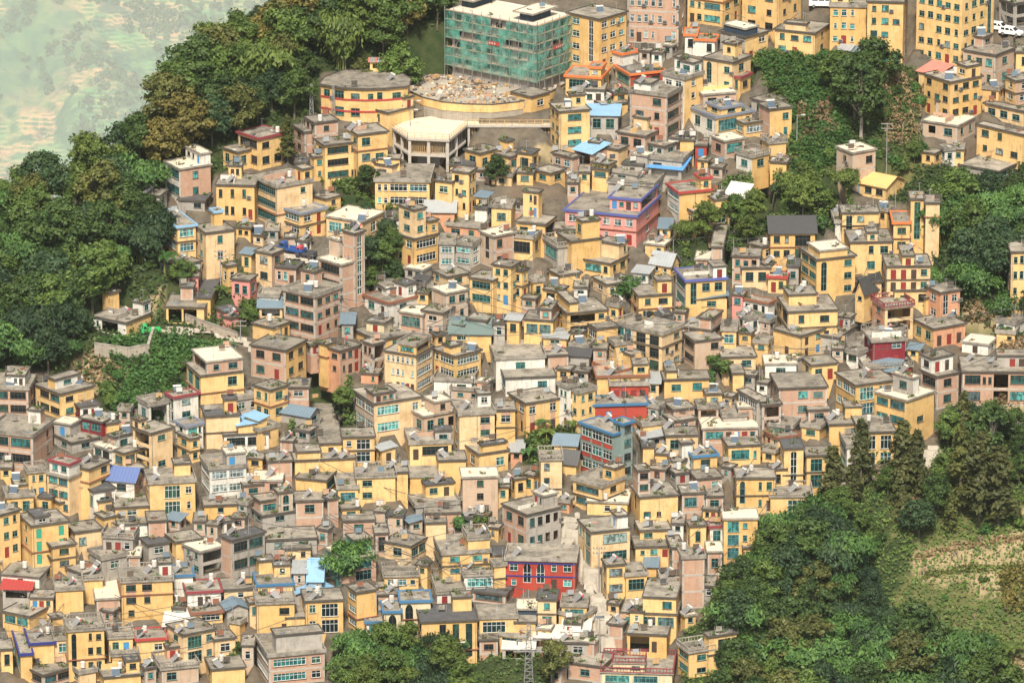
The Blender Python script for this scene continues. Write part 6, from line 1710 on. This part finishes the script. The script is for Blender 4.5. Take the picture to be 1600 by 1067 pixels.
nt_ += scatter([(1180, 110), (1290, 90), (1310, 180), (1300, 250), (1250, 300), (1235, 190)], 24, {SH: 6}, 'on the vine slope below the long yellow block', 'shrubs on the vine slope', (4, 7), 8)
nt_ += scatter([(1390, 130), (1440, 130), (1440, 240), (1400, 290), (1340, 270)], 25, {SH: 5, BS: 2, MI: .6}, 'on the slope beside the salmon-roofed house', 'shrubs beside the salmon-roofed house', (4, 7), 9)
nt_ += scatter([(1160, 300), (1330, 290), (1330, 340), (1180, 400), (1060, 430), (1050, 400)], 26, {MI: 2, BL: 2, LI: 1.5, SH: 3}, 'in the green gully beside the white tarpaulins', 'trees of the green gully', (4.5, 7.5), 10)
nt_ += scatter([(195, 400), (262, 400), (370, 450), (395, 480), (300, 460), (250, 440)], 22, {SH: 4, BN: 1, MI: .7}, 'in the plots above the yellow porch cottage', 'garden plants above the cottage', (4, 6.5), 11)
nt_ += scatter([(170, 580), (290, 560), (300, 600), (230, 640), (165, 640)], 22, {SH: 5}, 'on the vine bank below the stone wall', 'shrubs on the vine bank', (4, 7), 12)
nt_ += scatter([(470, 610), (545, 615), (550, 650), (470, 660)], 22, {MI: 2, D: 2, SH: 2}, 'in the walled garden by the blue-grey shed', 'trees of the walled garden', (4, 6.5), 13)
nt_ += scatter([(572, 395), (618, 380), (618, 440), (575, 440)], 20, {MI: 2, D: 2, SH: 2}, 'beside the brick stair-tower house', 'trees by the stair tower', (4, 6.5), 14)
nt_ += scatter([(505, 300), (620, 285), (625, 325), (510, 325)], 22, {MI: 2, D: 2, SH: 2}, 'in the garden strip under the stepped yellow house', 'trees of the garden strip', (3.5, 5.5), 15)
nt_ += scatter([(825, 680), (900, 668), (905, 715), (825, 715)], 18, {BN: 3, SH: 2}, 'below the blue-door-strip house', 'plants of the banana garden', (3.5, 5), 16)
nt_ += scatter([(1300, 500), (1365, 490), (1365, 545), (1300, 545)], 20, {MI: 3, SH: 2}, 'in the gap beside the two-windowed yellow house', 'trees by the two-windowed house', (4, 6), 17)
nt_ += scatter([(1475, 690), (1600, 640), (1640, 760), (1480, 780)], 24, {D: 2, MI: 2, SH: 4, CO: 1}, 'on the overgrown bank below the veranda house', 'plants below the veranda house', (4.5, 7.5), 26)
nt_ += scatter([(1440, 860), (1600, 830), (1640, 960), (1560, 990), (1440, 940)], 50, {SH: 3, BS: 3}, 'on the fallow field by the valley grove', 'shrubs on the fallow field', (3, 6), 18)
for (px, py, h, k, lab) in [
 (1345, 218, 15, PT, 'tall dark tree with a forked pale trunk rising from the vine slope'), (1365, 150, 11, D, 'round dense dark tree in front of the long yellow block'), (1335, 190, 13, D, 'dense dark crown crowding the forked pale trunk'), (1305, 150, 9, MI, 'bushy green tree beside the low yellow house'),
 (1345, 762, 13, CO, 'slim dark conifer in front of the conifer-side house'), (1300, 790, 11, CO, 'dark conifer beside the black-arch house'), (1410, 765, 13, CO, 'paired dark conifer below the pagoda-roofed house'), (1432, 768, 12, CO, 'second paired conifer by the pale yard'),
 (1500, 800, 16, CO, 'tallest conifer beside the pale yard'), (1530, 815, 17, CO, 'broad tall conifer on the bank by the pale yard'), (1560, 820, 15, CO, 'dark conifer farther along the bank'), (1548, 715, 11, PT, 'thin pale-trunked tree rising before the veranda house'), (1505, 690, 10, CO, 'thin conifer beside the veranda house'),
 (450, 250, 9, CO, 'slim conifer between the maroon-trimmed yellow house and the masts'), (865, 1065, 8, OL, 'grey-green rounded tree beside the lattice pylon'), (1205, 335, 9, MI, 'full green tree beside the white tarpaulins'), (1190, 310, 8, BL, 'drooping yellow-green bamboo over the white tarpaulins'),
 (775, 292, 6, D, 'small dark tree below the stilted deck'), (545, 850, 6, BA, 'narrow bamboo in the deep gap beside the teal-flanked house'), (540, 900, 9, BA, 'tall thin bamboo beside the green lane'), (700, 1020, 7, BA, 'bamboo growing against the three-slit house'), (775, 490, 5, D, 'leafy tree on the terrace edge below the cream-roofed cube'),
 (790, 500, 4.5, MI, 'green bush by the terrace below the cream-roofed cube'), (1375, 715, 5, BN, 'big banana plant against the conifer-side house'), (1390, 725, 4.5, BN, 'second banana plant beneath the conifers'), (1580, 1040, 6, BN, 'wide-leaved palm-like plant at the field edge'), (1555, 1050, 5, BN, 'lower palm-like plant at the field edge'),
 (370, 1010, 5, MI, 'small tree behind the wide brick house'), (1095, 460, 5, MI, 'green tree below the gully houses'), (720, 820, 2.5, 'low leafy shrub', 'vine hedge along the wall beside the raw brick tower'), (755, 815, 2.5, 'low leafy shrub', 'second vine hedge clump beside the raw brick tower'), (80, 955, 4, LI, 'bright green bush beside the navy-edged wing'),
 (1120, 575, 3, 'low leafy shrub', 'dark green vine mound between brick houses'), (1108, 580, 3, 'low leafy shrub', 'smaller vine mound between brick houses'), (390, 500, 4, MI, 'bush beside the pink sheds'), (985, 455, 3.5, 'low leafy shrub', 'rough shrub by the steep grey-tiled house'), (200, 215, 13, D, 'tall tree on the skyline above the wood'), (130, 240, 12, D, 'lone skyline tree before the hazy terraces')]:
    plant(k, px, py, h, '', None, lab, 1.0)
for k_ in PROTO:
    for pr in PROTO[k_]:
        for ch in list(pr.children): bpy.data.objects.remove(ch)
        bpy.data.objects.remove(pr)
# vines, weeds and grass: leaves over the green ground
def cover(poly, n, mat, size, lift, seed, name, asp=1.5, up=1.0, drop=0):
    n = int(n*1.25)
    rg = np.random.default_rng(seed); A = np.array(poly); px = rg.uniform(A[:, 0].min(), A[:, 0].max(), n*3); py = rg.uniform(A[:, 1].min(), A[:, 1].max(), n*3); k = inpoly(px, py, poly); px, py = px[k][:n], py[k][:n]
    P = np.array([at_px(a, b) for a, b in zip(px, py)]); P[:, 2] += rg.uniform(.05, 1, len(P))**1.5*lift*(.4+1.2*(vnoise(P[:, 0]/2.2, P[:, 1]/2.2, seed)))
    nn = np.tile([0, -.25, up], (len(P), 1)); V, q = leaves(P, nn, size, asp, rg, drop); tag(put(name, np_mesh(name, V, q, mat)), kind='stuff')
cover(GREEN[0], 26000, LEAF['dark'], .55, 1.6, 31, 'undergrowth'); cover([(150, 540), (240, 530), (370, 545), (300, 600), (290, 640), (160, 645), (200, 590)], 9000, LEAF['ivy'], .45, 1.5, 32, 'vine_cover')
cover([(1178, 95), (1310, 90), (1330, 240), (1240, 300), (1232, 180)], 8000, LEAF['ivy'], .45, 1.5, 33, 'vine_cover'); cover(GREEN[1], 6000, LEAF['mid'], .4, .9, 34, 'undergrowth'); cover(GREEN[2], 6000, LEAF['mid'], .4, 1.0, 35, 'undergrowth')
cover(GREEN[3], 9000, LEAF['dark'], .45, 1.2, 36, 'undergrowth'); cover(GREEN[4], 24000, LEAF['mid'], .42, 1.0, 37, 'undergrowth'); cover(GREEN[5], 5000, LEAF['mid'], .42, 1.0, 38, 'undergrowth')
for i_, p_ in enumerate(GREEN[6:]): cover(p_, 1500, LEAF['mid'], .4, .9, 40+i_, 'undergrowth')
cover([(1380, 120), (1440, 130), (1440, 240), (1380, 220)], 1000, LEAF['dry'], .35, 1.0, 51, 'dry_weeds', 2.4, .3); cover([(1430, 868), (1500, 850), (1600, 838), (1600, 846), (1500, 860), (1432, 877)], 700, LEAF['dry'], .4, .5, 52, 'dry_stubble', 2.2, .5); cover([(1560, 900), (1640, 880), (1640, 960), (1570, 960)], 1800, LEAF['rust'], .4, 1.6, 53, 'dry_weeds', 2.2, .3)
cover([(230, 180), (300, 190), (300, 260), (235, 260)], 10, LEAF['dry'], .4, 1.4, 54, 'dry_weeds', 2.4, .3); cover([(1245, 175), (1300, 170), (1310, 215), (1250, 220)], 1400, LEAF['dry'], .4, 1.5, 55, 'dry_weeds', 2.4, .3); cover(GRASS[0], 3500, LEAF['mid'], .28, .25, 56, 'meadow_grass', 2.4, .3); cover(SOIL[1], 900, LEAF['dry'], .35, .4, 57, 'dry_weeds', 2.2, .4)
cover([(1410, 780), (1460, 780), (1450, 830), (1400, 820)], 1500, LEAF['dry'], .4, 1.4, 58, 'dry_weeds', 2.2, .3); cover(SOIL[4], 1800, LEAF['dry'], .4, 1.2, 59, 'dry_weeds', 2.2, .3); cover(SOIL[5], 900, LEAF['dry'], .35, .8, 60, 'dry_weeds', 2.2, .3); cover(SOIL[3], 1500, LEAF['dry'], .35, .6, 61, 'dry_weeds', 2.2, .3)
V_, q_ = leaves(FAR_PTS, FAR_NRM, 20.0, 1.3, np.random.default_rng(3)); tag(put('far_bushes', np_mesh('far_bushes', V_, q_, LEAF['mid'])), kind='stuff')
cover([(-200, 1095), (1100, 1095), (1100, 1260), (-200, 1260)], 7000, LEAF['mid'], .5, 1.5, 66, 'undergrowth')
cover([(1440, 895), (1520, 885), (1610, 880), (1610, 888), (1520, 895), (1440, 905)], 700, LEAF['olive'], .35, .5, 63, 'field_bank_weeds', 2, .5)
if gl_c:
    V_, q_ = leaves(np.array(gl_c), np.tile([0, 0, 1.0], (len(gl_c), 1)), .3, 1.6, np.random.default_rng(2)); tag(put('roof_plants', np_mesh('roof_plants', V_, q_, LEAF['ivy'])), kind='stuff')
# ------------------------------------------------------------------ a label for every house: what it looks like and where it stands among those one can find
NUMW = {1: 'one', 2: 'two', 3: 'three', 4: 'four', 5: 'five', 6: 'six'}
ORD = ['', 'second ', 'third ', 'fourth ', 'fifth ', 'sixth ', 'seventh ', 'eighth ', 'ninth ', 'tenth ', 'eleventh ', 'twelfth ']
EAVE = dict(whitesheet='white-eaved ', orange='orange-eaved ', red='red-eaved ', purple='violet-eaved ', bluetile='blue-eaved ', greytile='grey-blue-eaved ', navy='navy-eaved ', maroon='maroon-eaved ', brown='brown-eaved ', lblue='pale-blue-eaved ')
LM = [(B.short, B.px) for B in HOUSES if B.short]+REFS
def look(B):
    w = B.wall; c = COLN.get(w[0], 'yellow')
    if w[0] != 'M' and len(w) > 1 and w[1] in COLN and w[1] != w[0]: c = f'{c}-and-{COLN[w[1]]}'
    e = EAVE.get(B.o.get('e'), '')
    for k in ('gu', 'gv', 'sh'):
        if k in B.o: return c, e, {'bluesl': 'blue', 'blue': 'blue', 'lblue': 'pale blue', 'slate': 'blue-grey', 'greysheet': 'grey', 'dgreen': 'dark green', 'black': 'black', 'tan': 'orange', 'pinksheet': 'salmon', 'whitesheet': 'white', 'red': 'red'}[B.o[k]]+'-roofed shed'
    if 'infill' in B.o and not any(k in B.o for k in ('gu', 'gv', 'sh')): return c, e, 'outhouse'
    return c, e, 'house'
def direction(dx, dy):
    if abs(dx) > 1.6*abs(dy): return 'left of' if dx < 0 else 'right of'
    if abs(dy) > 1.6*abs(dx): return 'above' if dy < 0 else 'below'
    return ('above and ' if dy < 0 else 'below and ')+('left of' if dx < 0 else 'right of')
groups = {}
for B in HOUSES:
    o = B.house
    if B.lab: tag(o, B.lab, 'building' if 'block' in B.lab or 'building' in B.lab else 'shed' if 'shed' in B.lab else 'house', 'houses of the hillside village'); B.ref = 'the '+(B.short or 'house'); continue
    c, e, noun = look(B); L = min(LM, key=lambda q: math.hypot((q[1][0]-B.px[0]), 1.3*(q[1][1]-B.px[1]))); dx, dy = B.px[0]-L[1][0], B.px[1]-L[1][1]; groups.setdefault((c, e, noun, direction(dx, dy), L[0]), []).append((math.hypot(dx, dy), B))
STY = dict(f='flat grey roof', p='parapet roof', l='plain slab roof', r='balustraded roof', k='dark roof', w='pale slab roof')
for (c, e, noun, d, lm), bs in groups.items():
    bs.sort(key=lambda q: q[0])
    for i, (dist, B) in enumerate(bs):
        B.ref = f'{ORD[min(i, 11)]}{e}{c} {noun} {d} the {lm}'; st = NUMW.get(B.n, 'tall')+'-storey '; lab = f'{ORD[min(i, 11)]}{e}{c} {noun} {d} the {lm}'
        extra = ', '+st+(STY.get(B.st, '') if noun == 'house' else 'shed'); extra = extra.replace('storey ', 'storey, ') if noun == 'house' and B.st in STY else ''
        if len((lab+extra).split()) <= 16: lab += extra
        if len(lab.split()) > 15: lab = lab.replace(' and left of', ' left of').replace(' and right of', ' right of'); B.ref = lab
        lab = ' '.join(lab.split()[:16])
        tag(B.house, lab, 'shed' if noun != 'house' else 'house', 'small outbuildings between the houses' if 'infill' in B.o else 'houses of the hillside village'); 
        if 'shed' in noun: B.house.name = 'shed'
per = {}
for o, k, b, px, py in HEATERS: per.setdefault((b.house, 'T' if k == 'T' else 'H'), []).append((px, o, k))
HB = {B.house: B for B in HOUSES}; 
for (h, t), lst in per.items():
    B = HB.get(h); ref = B.ref if B else 'the house'; lst.sort(key=lambda q: q[0])
    if not ref.startswith('the '): ref = 'the '+ref
    for i, (px, o, k) in enumerate(lst):
        pos = '' if len(lst) == 1 else ('left-hand ', 'right-hand ')[i] if len(lst) == 2 else ('left-hand ', 'middle ', 'right-hand ', 'last ')[min(i, 3)]
        what = {'T': 'white water drum', 'L': 'white solar heater', 'R': 'red-ended solar heater', 'F': 'dark-panelled solar heater'}[k]; lb = f'{pos}{what} on {ref}'; lb = lb if len(lb.split()) <= 16 else lb.replace('solar heater', 'heater').replace('water drum', 'drum').replace('the ', '', 1); tag(o, lb, 'water tank' if k == 'T' else 'solar heater', 'water tanks on the roofs' if k == 'T' else 'solar water heaters on the roofs')
